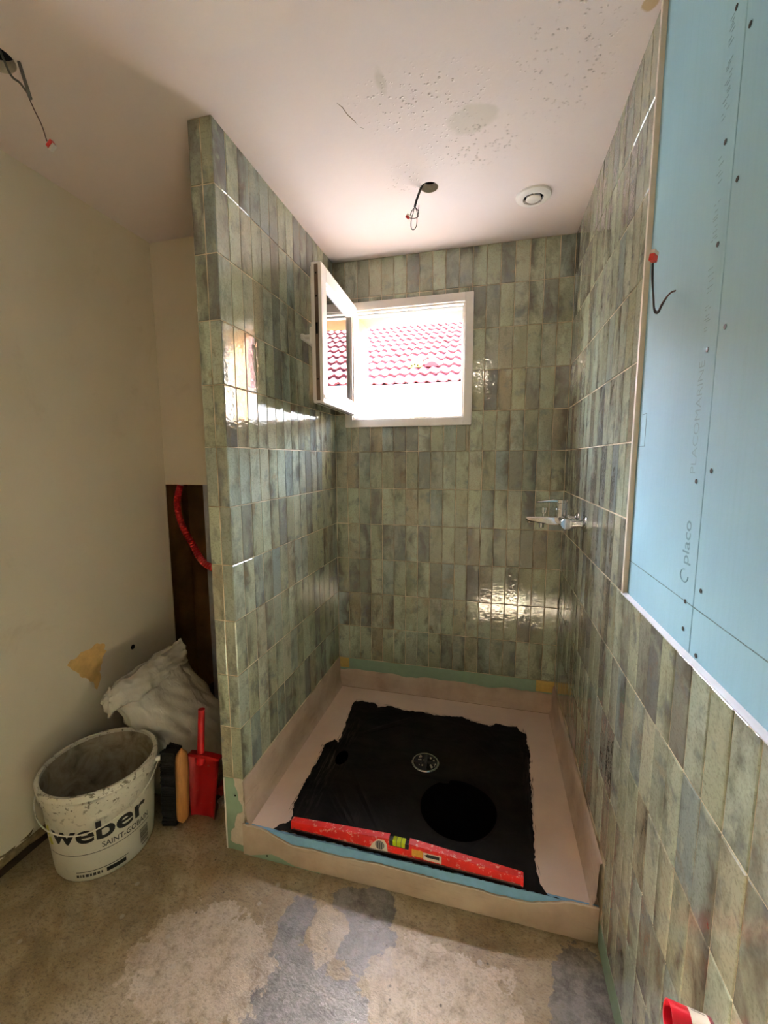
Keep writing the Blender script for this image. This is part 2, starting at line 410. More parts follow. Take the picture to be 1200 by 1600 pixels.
def box(bm, x0, x1, y0, y1, z0, z1, bev=0.0):
    v = [bm.verts.new((x, y, z)) for x in (x0, x1) for y in (y0, y1) for z in (z0, z1)]
    fs = [bm.faces.new([v[i] for i in q]) for q in ((0, 1, 3, 2), (4, 6, 7, 5), (0, 4, 5, 1), (2, 3, 7, 6), (0, 2, 6, 4), (1, 5, 7, 3))]
    if bev:
        es = list({e for f in fs for e in f.edges})
        bmesh.ops.bevel(bm, geom=es, offset=bev, segments=2, affect='EDGES', profile=0.5)
    return bm

def nbox(*a, **k): return box(bmesh.new(), *a, **k)

def tube(bm, pts, rad, seg=10, cap=True, closed=False):
    """round tube through points; rad may be a list"""
    pts = [Vector(p) for p in pts]; n = len(pts)
    R = rad if hasattr(rad, '__len__') else [rad] * n
    rings = []; ref = None
    for i, p in enumerate(pts):
        a = pts[i - 1] if i else (pts[-1] if closed else p); b = pts[i + 1] if i < n - 1 else (pts[0] if closed else p)
        d = (b - a).normalized()
        if ref is None: ref = Vector((0, 0, 1)) if abs(d.z) < 0.9 else Vector((1, 0, 0))
        s = d.cross(ref).normalized(); u = s.cross(d).normalized(); ref = u
        rings.append([bm.verts.new(p + (s * math.cos(t) + u * math.sin(t)) * R[i]) for t in (2 * math.pi * k / seg for k in range(seg))])
    m = n if closed else n - 1
    for i in range(m):
        A, B = rings[i], rings[(i + 1) % n]
        for k in range(seg): bm.faces.new((A[k], A[(k + 1) % seg], B[(k + 1) % seg], B[k]))
    if cap and not closed:
        bm.faces.new(rings[0]); bm.faces.new(list(reversed(rings[-1])))
    return bm

def spline(pts, n=8):
    pts = [Vector(p) for p in pts]; out = []
    P = [2 * pts[0] - pts[1]] + pts + [2 * pts[-1] - pts[-2]]
    for i in range(1, len(P) - 2):
        for k in range(n):
            t = k / n; a, b, c, d = P[i - 1], P[i], P[i + 1], P[i + 2]
            out.append(0.5 * ((2 * b) + (c - a) * t + (2 * a - 5 * b + 4 * c - d) * t * t + (3 * b - a - 3 * c + d) * t ** 3))
    out.append(pts[-1]); return out

def lathe(bm, prof, seg=48, closed=False):
    """profile [(r,z)] turned about z"""
    rings = []
    for r, z in prof:
        if r < 1e-6: rings.append([bm.verts.new((0, 0, z))])
        else: rings.append([bm.verts.new((r * math.cos(2 * math.pi * k / seg), r * math.sin(2 * math.pi * k / seg), z)) for k in range(seg)])
    for i in range(len(rings) - (0 if closed else 1)):
        A, B = rings[i], rings[(i + 1) % len(rings)]
        for k in range(seg):
            k2 = (k + 1) % seg
            if len(A) == 1 and len(B) == 1: continue
            if len(A) == 1: bm.faces.new((A[0], B[k2], B[k]))
            elif len(B) == 1: bm.faces.new((A[k], A[k2], B[0]))
            else: bm.faces.new((A[k], A[k2], B[k2], B[k]))
    return bm

def prism(bm, poly, axis, a0, a1):
    """polygon extruded along an axis; poly gives the two other coordinates in xyz order"""
    def P(p, a):
        q = list(p); q.insert(axis, a); return q
    A = [bm.verts.new(P(p, a0)) for p in poly]; B = [bm.verts.new(P(p, a1)) for p in poly]
    n = len(poly)
    bm.faces.new(A); bm.faces.new(list(reversed(B)))
    for i in range(n): bm.faces.new((A[i], A[(i + 1) % n], B[(i + 1) % n], B[i]))
    return bm

def text_bm(body, size, offset=0.0, shear=0.0, spacing=1.0):
    cu = bpy.data.curves.new('t', 'FONT'); cu.body = body; cu.size = size; cu.offset = offset; cu.shear = shear; cu.space_character = spacing
    cu.resolution_u = 4
    o = bpy.data.objects.new('t', cu); COL.objects.link(o)
    dg = bpy.context.evaluated_depsgraph_get(); me = bpy.data.meshes.new_from_object(o.evaluated_get(dg))
    bpy.data.objects.remove(o); bpy.data.curves.remove(cu)
    bm = bmesh.new(); bm.from_mesh(me); bpy.data.meshes.remove(me)
    xs = [v.co.x for v in bm.verts]; return bm, min(xs), max(xs)

def cut_holes(o, cutters):
    for c in cutters:
        md = o.modifiers.new('b', 'BOOLEAN'); md.operation = 'DIFFERENCE'; md.object = c; md.solver = 'EXACT'
    dg = bpy.context.evaluated_depsgraph_get()
    me = bpy.data.meshes.new_from_object(o.evaluated_get(dg))
    o.modifiers.clear(); old = o.data; o.data = me; bpy.data.meshes.remove(old)
    for c in cutters: bpy.data.objects.remove(c)

# ------------------------------------------------------------------ tiles
TILE_T = 0.008
_tile_cache = {}
def tile_mesh(w, h):
    key = (round(w, 4), round(h, 4))
    if key in _tile_cache: return _tile_cache[key]
    bm = bmesh.new(); c = 0.0016
    def ring(ix, y): return [bm.verts.new((sx * (w / 2 - ix), y, sz * (h / 2 - ix))) for sx, sz in ((-1, -1), (1, -1), (1, 1), (-1, 1))]
    r0, r1, r2 = ring(0, TILE_T), ring(0, c), ring(c, 0)
    for A, B in ((r0, r1), (r1, r2)):
        for k in range(4): bm.faces.new((A[k], A[(k + 1) % 4], B[(k + 1) % 4], B[k]))
    bm.faces.new(r2); bm.faces.new(list(reversed(r0)))
    me = mesh_of(bm, 'tile'); me.materials.append(M['tile']); _tile_cache[key] = me
    return me

GW = 0.0034
def put_tile(parent, a0, a1, z0, z1, plane, mode, name='tile'):
    """rectangle a0..a1 along the wall, z0..z1; mode: back (-y), right (-x), part (+x), end (-y)"""
    w, h = a1 - a0 - GW, z1 - z0 - GW
    if w < 0.006 or h < 0.012: return
    ac, zc = (a0 + a1) / 2, (z0 + z1) / 2
    t1, t2 = rnd.uniform(-1, 1) * 0.0060, rnd.uniform(-1, 1) * 0.0060
    off = rnd.uniform(0, 0.0006)
    if mode in ('back', 'end'): loc = (ac, plane + off, zc); rot = (t2, 0, t1)
    elif mode == 'right': loc = (plane + off, ac, zc); rot = (t2, 0, -math.pi / 2 + t1)
    else: loc = (plane - off, ac, zc); rot = (t2, 0, math.pi / 2 + t1)
    o = bpy.data.objects.new(name, tile_mesh(w, h)); COL.objects.link(o)
    o.location = loc; o.rotation_euler = rot; o.parent = parent
    return o

ROWS = [(ZROW(1), ZC)] + [(ZROW(k + 1), ZROW(k)) for k in range(1, 11)]

# ------------------------------------------------------------------ structure: floor, ceiling, walls
bm = bmesh.new(); box(bm, XL - 0.15, 0.2, YREAR - 0.1, 0.02, -0.06, 0.0)
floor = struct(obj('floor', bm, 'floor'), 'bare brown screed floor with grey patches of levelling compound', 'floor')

HOLE1, HOLE2 = (-0.615, -0.499, 0.034), (-1.638, -1.312, 0.048)
ceiling = obj('ceiling', nbox(XL - 0.15, 0.2, YREAR - 0.1, 0.25, ZC, ZC + 0.03), 'ceiling')
cut = []
for hx, hy, hr in (HOLE1, HOLE2):
    b = bmesh.new(); lathe(b, [(0, -0.1), (hr, -0.1), (hr, 0.1), (0, 0.1)], 40); cut.append(obj('cutter', b, None, loc=(hx, hy, ZC)))
cut_holes(ceiling, cut)
struct(ceiling, 'blush white ceiling with flaking pitted paint and a round grey filler patch', 'ceiling')
for hx, hy, hr in (HOLE1, HOLE2):   # dark void above each lamp hole
    obj('void_box', lathe(bmesh.new(), [(hr + 0.03, 0.031), (hr + 0.03, 0.16), (0, 0.16)], 24), 'dark_hole', ceiling, loc=(hx, hy, ZC))
    obj('cut_edge', lathe(bmesh.new(), [(hr + 0.0005, 0.0), (hr + 0.0005, 0.03), (hr - 0.001, 0.03), (hr - 0.001, 0.0)], 40, True), 'plaster_edge', ceiling, loc=(hx, hy, ZC + 0.0005))

for pts in ([(-0.823, -0.955), (-0.812, -0.935), (-0.806, -0.905), (-0.795, -0.882), (-0.789, -0.862)], [(-0.785, -0.85), (-0.774, -0.842)]):
    obj('paint_crack', tube(bmesh.new(), [(x, y, ZC) for x, y in pts], [0.0004] + [0.0013] * (len(pts) - 2) + [0.0004], 6), 'old_adhesive', ceiling)

# back wall: four blocks round the window opening, grout face just behind the tile faces
GY = 0.0024
bm = bmesh.new()
for x0, x1, z0, z1 in ((-2.35, WX0, 0, ZC), (WX1, 0.2, 0, ZC), (WX0, WX1, 0, WZ0), (WX0, WX1, WZ1, ZC)):
    box(bm, x0, x1, GY, 0.06, z0, z1)
wall_back = struct(obj('wall_back', bm, 'grout'), 'back wall of the shower in glossy sage green vertical tiles around the window', 'wall')
bm = bmesh.new()
for x0, x1, z0, z1 in ((-4.0, WX0, -3, ZC + 0.6), (WX1, 2.0, -3, ZC + 0.6), (WX0, WX1, -3, WZ0 - 0.01), (WX0, WX1, WZ1, ZC + 0.6)):
    box(bm, x0, x1, 0.06, 0.25, z0, z1)
obj('outer_masonry', bm, 'render_grey', wall_back)
bm = bmesh.new()
for x0, x1, z0, z1 in ((WX0 - 0.001, WX0 + 0.005, WZ0, WZ1), (WX1 - 0.005, WX1 + 0.001, WZ0, WZ1), (WX0, WX1, WZ1 - 0.005, WZ1 + 0.001)): box(bm, x0, x1, 0.061, 0.252, z0, z1)
obj('window_reveal', bm, 'render_ochre', wall_back)
obj('outer_sill', nbox(WX0 - 0.03, WX1 + 0.03, 0.062, 0.29, WZ0 - 0.03, WZ0 - 0.006), 'zinc_sill', wall_back)
H = (WX0 - 0.022, WX1 + 0.022, WZ0 - 0.022, WZ1 + 0.022)
for z0, z1 in ROWS:
    for i in range(18):
        x0, x1 = -W + i * CP, -W + (i + 1) * CP
        if x1 <= H[0] or x0 >= H[1] or z1 <= H[2] or z0 >= H[3]:
            put_tile(wall_back, x0, x1, z0, z1, 0.0, 'back'); continue
        if x0 < H[0]: put_tile(wall_back, x0, H[0], z0, z1, 0.0, 'back')
        if x1 > H[1]: put_tile(wall_back, H[1], x1, z0, z1, 0.0, 'back')
        cx0, cx1 = max(x0, H[0]), min(x1, H[1])
        if z1 > H[3] and z0 < H[3]: put_tile(wall_back, cx0, cx1, H[3], z1, 0.0, 'back')
        if z0 < H[2] and z1 > H[2]: put_tile(wall_back, cx0, cx1, z0, H[2], 0.0, 'back')
obj('green_board_strip', nbox(-W, 0, 0.0012, GY + 0.001, 0.12, ZTB - 0.002), 'hydro_green', wall_back)
for x0, x1, z0 in ((-W, -W + 0.062, 0.235), (-0.092, 0, 0.235)):
    obj('yellow_corner_tape', nbox(x0, x1, 0.0004, 0.0014, z0, ZTB - 0.002), 'yellow_tape', wall_back)

# right wall
YTR = -1.0226                     # where the full height tiling stops
bm = bmesh.new(); box(bm, 0.022, 0.2, YREAR, 0.0, 0, ZC); box(bm, GY, 0.022, YTR - 0.0005, 0.0, 0, ZC); box(bm, GY, 0.022, YREAR, YTR - 0.0005, 0, ZROW(7))
wall_right = struct(obj('wall_right', bm, 'grout'), 'right wall with tall shower tiling stepping down to half height beside bare blue boards', 'wall')
OFF = -1.37362 + 20 * CP          # column phase measured on the near tiles
cols = []
y = OFF
while y > -2.75:
    cols.append((y - CP, y)); y -= CP
cols = [(OFF, 0.0)] + cols if OFF < -0.01 else [(cols[0][0], 0.0)] + cols[1:]
for ri, (z0, z1) in enumerate(ROWS + [(0.085, ZTB)]):
    for y0, y1 in cols:
        if ri <= 6:
            if y1 <= YTR + 0.004: continue
            y0 = max(y0, YTR)
        if ri == 11 and y1 > -1.03: continue
        put_tile(wall_right, y0, y1, z0, z1, 0.0, 'right')
obj('green_board_strip', nbox(0.0008, GY + 0.001, -2.9, -1.022, 0.0, 0.083), 'hydro_green', wall_right)

# tile edge trims round the bare boards
trim1 = struct(obj('trim_1', nbox(-0.002, 0.010, YTR - 0.0125, YTR - 0.0005, ZROW(7) - 0.001, ZC), 'trim_cream'), 'upright cream edge strip between shower tiles and blue board', 'trim')
bm = bmesh.new(); prism(bm, [(-0.0025, ZROW(7) + 0.0005), (-0.0025, ZROW(7) + 0.003), (0.010, ZROW(7) + 0.0065), (0.010, ZROW(7) + 0.0005)], 1, -2.75, YTR - 0.0005)
trim2 = struct(obj('trim_2', bm, 'trim_white'), 'long white metal edge strip along the top of the half height tiles', 'trim')

# left wall with the broken foot, corner wall and the open cavity under it
left = bmesh.new(); box(left, XL - 0.013, XL, YREAR, YNICHE, 0.075, ZC)
wall_left = struct(obj('wall_left', left, 'wall'), 'cream painted left wall with a torn ochre patch low down', 'wall')
poly = [(-1.016, .648), (-1.0, .665), (-.972, .662), (-.955, .676), (-.92, .672), (-.88, .682), (-.843, .664), (-.85, .64), (-.838, .628), (-.862, .605), (-.872, .575), (-.88, .552), (-.874, .525),
        (-.885, .505), (-.9, .478), (-.91, .496), (-.914, .522), (-.93, .535), (-.945, .56), (-.962, .566), (-.97, .59), (-.99, .612)]
def ragged(poly, step, amp, seed):
    r = random.Random(seed); out = []
    for i, p in enumerate(poly):
        q = poly[(i + 1) % len(poly)]; d = math.hypot(q[0] - p[0], q[1] - p[1]); n = max(1, int(d / step))
        for k in range(n):
            t = k / n; a = amp if k else amp * 0.3
            out.append((p[0] + (q[0] - p[0]) * t + r.uniform(-a, a), p[1] + (q[1] - p[1]) * t + r.uniform(-a, a)))
    return out
bm = bmesh.new(); prism(bm, ragged(poly, 0.012, 0.004, 3), 0, XL - 0.0005, XL + 0.0008); obj('torn_bare_patch', bm, 'bare_board', wall_left)
obj('wall_hole', lathe(bmesh.new(), [(0, 0.0012), (0.011, 0.0012), (0.012, 0)], 14), 'dark_hole', wall_left, loc=(XL, -0.70, 0.585), rot=(0, math.pi / 2, 0))
obj('wall_core', nbox(XL - 0.15, XL - 0.013, YREAR, YNICHE - 0.02, 0.0, ZC), 'timber_dark', wall_left)
# crumbling plaster edge at the wall foot
bm = bmesh.new(); r = random.Random(11); pts = []
y = -2.3
while y < -0.45:
    pts.append(y); y += r.uniform(0.015, 0.04)
prev = None
for y in pts:
    top = 0.078 + r.uniform(-0.006, 0.022); lo = 0.038 + r.uniform(-0.008, 0.008); x = XL + r.uniform(-0.002, 0.003)
    ring = [bm.verts.new(c) for c in ((XL - 0.02, y, top), (x, y, top), (x - r.uniform(0, 0.006), y, (top + lo) / 2), (x - 0.004, y, lo), (XL - 0.02, y, lo))]
    if prev:
        for k in range(5): bm.faces.new((prev[k], prev[(k + 1) % 5], ring[(k + 1) % 5], ring[k]))
    prev = ring
baseboard = struct(obj('baseboard_left', bm, 'old_adhesive'), 'crumbling strip of old plaster and adhesive along the foot of the left wall', 'baseboard')

bm = bmesh.new(); box(bm, XL, -W - PT + 0.006, YNICHE, YNICHE + 0.013, 1.343, ZC)
wall_niche = struct(obj('wall_niche', bm, 'wall'), 'short cream wall behind the partition above a dark open cavity', 'wall')
bm = bmesh.new()
box(bm, XL - 0.15, -W - PT + 0.006, -0.10, -0.085, 0.0, 1.6)            # back of the cavity
obj('cavity_back', bm, 'rust_panel', wall_niche)
bm = bmesh.new(); box(bm, XL - 0.15, XL - 0.135, YNICHE - 0.03, -0.085, 0.0, 1.6); obj('cavity_side', bm, 'rust_panel', wall_niche)
obj('cavity_top', nbox(XL - 0.15, -W - PT + 0.006, YNICHE + 0.013, -0.085, 1.6, 1.62), 'dark_hole', wall_niche)
obj('board_edge', nbox(XL - 0.013, XL + 0.0005, YNICHE - 0.004, YNICHE + 0.001, 0.08, 1.343), 'plaster_edge', wall_niche)

# partition
bm = bmesh.new(); box(bm, -W - PT + GY, -W - GY, YN + GY, 0.0, 0.0, ZC)
wall_part = struct(obj('wall_partition', bm, 'grout'), 'short partition wall in glossy sage green tiles beside the shower', 'wall')
PC = [(YN + (0.0 if i == 0 else i * (-YN / 15.0)), YN + (i + 1) * (-YN / 15.0)) for i in range(15)]
for z0, z1 in ROWS:
    for y0, y1 in PC: put_tile(wall_part, y0, y1, z0, z1, -W, 'part')
    for x0, x1 in ((-W - PT, -W - PT * 0.49), (-W - PT * 0.49, -W)): put_tile(wall_part, x0, x1, z0, z1, YN, 'end')
obj('back_face', nbox(-W - PT - 0.002, -W - PT + GY, YN + 0.008, 0.0, 0, ZC), 'wall', wall_part)
obj('green_board_foot', nbox(-W - PT + 0.006, -W - 0.004, YN + 0.001, YN + 0.003, 0.0, ZTB - 0.002), 'hydro_green', wall_part)
obj('board_paper_edge', nbox(-W - PT + 0.003, -W - PT + 0.0085, YN - 0.0008, YN + 0.003, 0.0, ZTB - 0.002), 'plain_white', wall_part)
sm = [(-1.207, .298), (-1.245, .298), (-1.243, .27), (-1.232, .25), (-1.228, .215), (-1.215, .195), (-1.214, .17), (-1.235, .155), (-1.247, .125), (-1.25, .095), (-1.268, .075), (-1.272, .04), (-1.245, .028), (-1.207, .03)]
bm = bmesh.new(); prism(bm, ragged(sm, 0.012, 0.003, 5), 1, YN - 0.0012, YN + 0.002); obj('plaster_smear', bm, 'plaster_smear', wall_part)
obj('screw_hole', lathe(bmesh.new(), [(0, 0.001), (0.0032, 0.001), (0.0034, 0)], 10), 'dark_hole', wall_part, loc=(-1.243, YN + 0.0008, 0.228), rot=(math.pi / 2, 0, 0))

# room behind the camera
wall_rear = struct(obj('wall_rear', nbox(XL - 0.15, 0.2, YREAR - 0.1, YREAR, 0, ZC), 'wall'), 'cream wall behind the viewer', 'wall')

# ------------------------------------------------------------------ window
win = tag(bpy.data.objects.new('window_1', None), 'small white inward opening window with its sash swung open', 'window', kind='structure')
COL.objects.link(win); win.location = (0, 0, 0)
def frame_bm(x0, x1, z0, z1, w, y0, y1, bev=0.002):
    bm = bmesh.new()
    for a in ((x0, x0 + w, z0, z1), (x1 - w, x1, z0, z1), (x0 + w, x1 - w, z0, z0 + w), (x0 + w, x1 - w, z1 - w, z1)):
        box(bm, a[0], a[1], y0, y1, a[2], a[3], bev)
    return bm
obj('outer_frame', frame_bm(FX0, FX1, FZ0, FZ1, 0.042, -0.014, 0.03), 'pvc', win)
obj('rebate', frame_bm(FX0 + 0.04, FX1 - 0.04, FZ0 + 0.04, FZ1 - 0.04, 0.012, -0.004, 0.05), 'pvc', win)
obj('inner_lip', frame_bm(FX0 + 0.05, FX1 - 0.05, FZ0 + 0.05, FZ1 - 0.05, 0.010, 0.03, 0.062), 'pvc', win)
obj('weather_seal', frame_bm(FX0 + 0.0515, FX1 - 0.0515, FZ0 + 0.0515, FZ1 - 0.0515, 0.004, 0.022, 0.0305, 0.0), 'grey_pad', win)
# sash: local x runs from hinge to free edge, y thickness (outer face at y=0, room face at +0.045), z up
SL, SZ0, SZ1, SW_ = 0.548, 1.706, 2.268, 0.062
sash = bpy.data.objects.new('sash', None); COL.objects.link(sash); sash.parent = win
sash.location = (-1.072, -0.008, 0); sash.rotation_euler = (0, 0, math.radians(-87.3))
obj('sash_frame', frame_bm(0.0, SL, SZ0, SZ1, SW_, -0.045, 0.0, 0.003), 'pvc', sash)
obj('sash_rebate', frame_bm(0.012, SL - 0.012, SZ0 + 0.012, SZ1 - 0.012, 0.03, -0.052, -0.044, 0.002), 'pvc', sash)
obj('glazing_bead', frame_bm(SW_ - 0.004, SL - SW_ + 0.004, SZ0 + SW_ - 0.004, SZ1 - SW_ + 0.004, 0.012, -0.038, -0.008, 0.002), 'pvc', sash)
obj('pane', nbox(SW_, SL - SW_, -0.026, -0.022, SZ0 + SW_, SZ1 - SW_), 'glass', sash)
obj('lock_strip', nbox(SL - 0.001, SL + 0.0015, -0.030, -0.014, SZ0 + 0.01, SZ1 - 0.01), 'pvc_dark', sash)
obj('seal_strip', nbox(0.01, SL - 0.005, -0.034, -0.020, SZ0 - 0.0015, SZ0 + 0.001), 'pvc_dark', sash)
bm = bmesh.new()
for zz in (SZ0 + 0.08, SZ0 + 0.42, SZ0 + 0.5): lathe(bm, [(0, 0.0)], 3)
for zz in (1.80, 2.13, 2.22): box(bm, SL + 0.001, SL + 0.003, -0.026, -0.019, zz, zz + 0.006)
box(bm, SL + 0.001, SL + 0.003, -0.027, -0.018, 1.985, 2.03)
obj('lock_slot', bm, 'dark_hole', sash)
obj('corner_keep', nbox(SL - 0.05, SL - 0.012, -0.002, 0.004, SZ0 + 0.02, SZ0 + 0.035), 'trim_cream', sash)
bm = bmesh.new(); box(bm, SL - 0.045, SL - 0.017, -0.064, -0.045, 1.95, 2.02, 0.004); tube(bm, [(SL - 0.031, -0.06, 1.985), (SL - 0.031, -0.095, 1.985)], 0.009, 12)
box(bm, SL - 0.150, SL - 0.019, -0.106, -0.090, 1.973, 1.997, 0.005)
obj('handle', bm, 'pvc', sash)
for zz in (1.77, 2.2): obj('hinge', tube(bmesh.new(), [(-0.006, -0.004, zz - 0.03), (-0.006, -0.004, zz + 0.03)], 0.008, 12), 'pvc', sash)

# ------------------------------------------------------------------ neighbouring house outside the window
EY, EZ, SLOPE, CRS, TWD = 3.60, 2.50, math.radians(27), 0.39, 0.148
house = thing('neighbour_house', 'white house with a red wavy tiled roof seen through the open window', 'building', (-1.0, EY + 0.3, -3.0))
def hobj(name, bm, mat, parent=house, **k):
    o = obj(name, bm, mat, **k); o.parent = parent; o.location = Vector(o.location) - (Vector(house.location) if parent is house else Vector()); return o
hobj('facade', nbox(-6.5, 6.5, EY + 0.25, EY + 0.45, -3.0, EZ + 0.05), 'facade_white')
hobj('gutter', tube(bmesh.new(), [(-6.5, EY - 0.03, EZ - 0.055), (6.5, EY - 0.03, EZ - 0.055)], 0.045, 10), 'facade_white')
hobj('soffit', nbox(-6.5, 6.5, EY, EY + 0.4, EZ - 0.05, EZ - 0.03), 'facade_white')
bm = bmesh.new(); L = 15 * CRS
prism(bm, [(EY + 0.02, EZ - 0.04), (EY + 0.02 + L * math.cos(SLOPE), EZ - 0.04 + L * math.sin(SLOPE)), (EY + 0.02 + L * math.cos(SLOPE), EZ - 0.3)], 0, -6.5, 6.5)
hobj('roof_deck', bm, 'brick_red')
def roof_tile_bm(bm, ox=0.0, oy=0.0, oz=0.0, tilt=0.045):
    n = 8; len_ = CRS * 1.12; th = 0.028
    T = []
    for j in range(2):
        row = []
        for k in range(n + 1):
            u = k / n; zz = 0.015 * math.sin(2 * math.pi * (u + 0.12)) + 0.008 * (1 - u)
            yy = j * len_; lift = (1 - j) * tilt
            row.append((ox + (u - 0.5) * TWD * 1.06 + yy * 0.0, oy + yy, oz + zz + lift))
        T.append(row)
    top = [[bm.verts.new(p) for p in r] for r in T]; bot = [[bm.verts.new((p[0], p[1], p[2] - th)) for p in r] for r in T]
    for k in range(n):
        bm.faces.new((top[0][k], top[0][k + 1], top[1][k + 1], top[1][k])); bm.faces.new((bot[0][k + 1], bot[0][k], top[0][k], top[0][k + 1])[::-1])
    for A in (0, n): bm.faces.new((top[0][A], top[1][A], bot[1][A], bot[0][A]))
    return bm
rt = mesh_of(roof_tile_bm(bmesh.new()), 'roof_tile'); rt.materials.append(M['roof_tile'])
roof = bpy.data.objects.new('tiled_roof', None); COL.objects.link(roof); roof.parent = house
roof.location = Vector((0, EY, EZ)) - Vector(house.location); roof.rotation_euler = (SLOPE, 0, 0)
rest = bmesh.new()
for j in range(14):
    for i in range(-36, 32):
        x = i * TWD
        if -2.75 < x < -0.35:
            o = bpy.data.objects.new('roof_tile', rt); COL.objects.link(o); o.parent = roof; o.location = (x + rnd.uniform(-.003, .003), j * CRS - 0.04, rnd.uniform(0, .004))
            o.rotation_euler = (0, 0, rnd.uniform(-.012, .012))
        elif -4.2 < x < 3.6: roof_tile_bm(rest, x, j * CRS - 0.04, 0)
o = obj('roof_tile_field', rest, 'roof_tile', roof); o['kind'] = 'stuff'
# two small hooded vent tiles
for x, mat in ((-1.52, 'sticker_yellow'), (-1.27, 'roof_tile')):
    bm = bmesh.new(); seg = 10
    A = [(math.cos(math.pi * k / seg) * 0.10, math.sin(math.pi * k / seg) * 0.075) for k in range(seg + 1)]
    prism(bm, A, 1, 0.0, 0.20)
    v = obj('vent_tile', bm, mat, roof, loc=(x, 2 * CRS - 0.08, 0.03))
    if mat == 'sticker_yellow':
        for dx, dz in ((-0.045, 0.025), (0.0, 0.04), (0.045, 0.025)):
            obj('vent_hole', lathe(bmesh.new(), [(0, 0.003), (0.014, 0.003), (0.014, 0)], 10), 'dark_hole', v, loc=(dx, 0, dz), rot=(math.pi / 2, 0, 0))
bm = bmesh.new(); box(bm, -30, 30, -30, 30, -3.1, -3.0)
struct(obj('ground_outside', bm, 'ground_out'), 'pale ground outside between the two houses', 'ground')

# ------------------------------------------------------------------ shower tray
tray = thing('shower_tray', 'tan coated shower tray with a black sealed square and central drain', 'shower tray', (-W / 2, YN / 2, 0))
def tobj(name, bm, mat, parent=tray, **k):
    o = obj(name, bm, mat, **k); o.parent = parent
    o.location = Vector(o.location) - (Vector(tray.location) if parent is tray else Vector()); return o
DRX, DRY = -0.603, -0.535
# slab as a shallow dish falling to the drain
NX, NY = 36, 30
def tray_z(x, y):
    dx, dy = abs(x - DRX) / 0.6, abs(y - DRY) / 0.5
    return TZ - 0.006 * max(0.0, 1 - max(dx, dy))
bm = bmesh.new(); g = []
for j in range(NY + 1):
    yy = YN + 0.003 + (-0.002 - YN - 0.003) * j / NY
    g.append([bm.verts.new((x, yy, tray_z(x, yy))) for x in (-W + 0.001 + (W - 0.002) * i / NX for i in range(NX + 1))])
for j in range(NY):
    for i in range(NX): bm.faces.new((g[j][i], g[j][i + 1], g[j + 1][i + 1], g[j + 1][i]))
tobj('slab', bm, 'tray', smooth=True)
YF = -1.021
tobj('curb_core', nbox(-W, -0.001, YF + 0.004, YN + 0.004, 0.0, TZ - 0.002), 'hydro_blue')
# tan coat on the curb face with a wavy upper edge that leaves the blue board bare
def wavy(x0, x1, zf, step, amp, seed):
    r = random.Random(seed); out = []; x = x0
    while x < x1: out.append((x, zf(x) + r.uniform(-amp, amp))); x += step * r.uniform(0.6, 1.4)
    out.append((x1, zf(x1))); return out
def ztop(x):
    t = (x + W) / W
    if t < 0.06: return TZ + 0.001
    if t > 0.93: return TZ + 0.001
    b = 0.090 - 0.004 * math.sin(t * 9) + 0.006 * noise.noise((x * 9, 0.3, 0))
    e = min(1, (t - 0.06) / 0.1); e2 = min(1, (0.93 - t) / 0.10)
    return b + (TZ - b) * (1 - e) + (TZ - b) * (1 - e2)
top = wavy(-W - 0.006, -0.001, ztop, 0.012, 0.0016, 2)
def zlow(x):
    return 0.004 if x > -0.95 else 0.004 + 0.028 * max(0, 1 - abs(x + 1.09) / 0.09)
low = wavy(-W - 0.006, -0.001, zlow, 0.02, 0.001, 4)
bm = bmesh.new(); prism(bm, top + low[::-1], 1, YF - 0.001, YF + 0.0045); tobj('curb_coat', bm, 'coat')
bm = bmesh.new(); lip = wavy(-W, -0.001, lambda x: ztop(x) + 0.001, 0.012, 0.0016, 2)
prism(bm, [(x, z) for x, z in lip] + [(x, z - 0.004) for x, z in lip[::-1]], 1, YF - 0.0022, YF); tobj('coat_ridge', bm, 'plaster_smear')
tobj('green_board_foot', nbox(-W - 0.004, -W + 0.30, YF + 0.0005, YF + 0.005, 0.0, 0.035), 'hydro_green')
for x in (-1.115, -1.02): tobj('screw_hole', lathe(bmesh.new(), [(0, 0.001), (0.0032, 0.001), (0.0034, 0)], 10), 'dark_hole', loc=(x, YF + 0.0004, 0.018), rot=(math.pi / 2, 0, 0))
# coved upstands on three sides
def upstand(name, prof, axis, a0, a1, wall, sgn, seed, wob=0.004, n=44):
    """prof: list of (distance from wall, height); last one is the ragged top edge"""
    r = random.Random(seed); bm = bmesh.new(); prev = None
    for k in range(n + 1):
        a = a0 + (a1 - a0) * k / n; ring = []
        for q, (d, z) in enumerate(prof):
            if q >= len(prof) - 2: z = z + wob * 2 * noise.noise((a * 7, seed, 0)) + r.uniform(-wob, wob) * 0.3
            d = d + 0.0006 * noise.noise((a * 20, z * 30, seed))
            co = (wall + sgn * d, a, z) if axis == 1 else (a, wall + sgn * d, z)
            ring.append(bm.verts.new(co))
        if prev:
            for q in range(len(prof) - 1): bm.faces.new((prev[q], prev[q + 1], ring[q + 1], ring[q]))
        prev = ring
    return tobj(name, bm, 'coat', smooth=True)
upstand('upstand_left', [(0.030, TZ - 0.004), (0.020, TZ + 0.004), (0.012, TZ + 0.020), (0.008, TZ + 0.05), (0.006, 0.23), (0.003, 0.285), (-0.001, ZTB - 0.006)], 1, YF + 0.003, -0.001, -W, 1, 1, 0.002)
upstand('upstand_back', [(0.016, TZ - 0.004), (0.010, TZ + 0.006), (0.007, TZ + 0.03), (0.006, 0.20), (0.004, 0.225), (-0.001, 0.228)], 0, -W, -0.001, 0.0, -1, 2, 0.010)
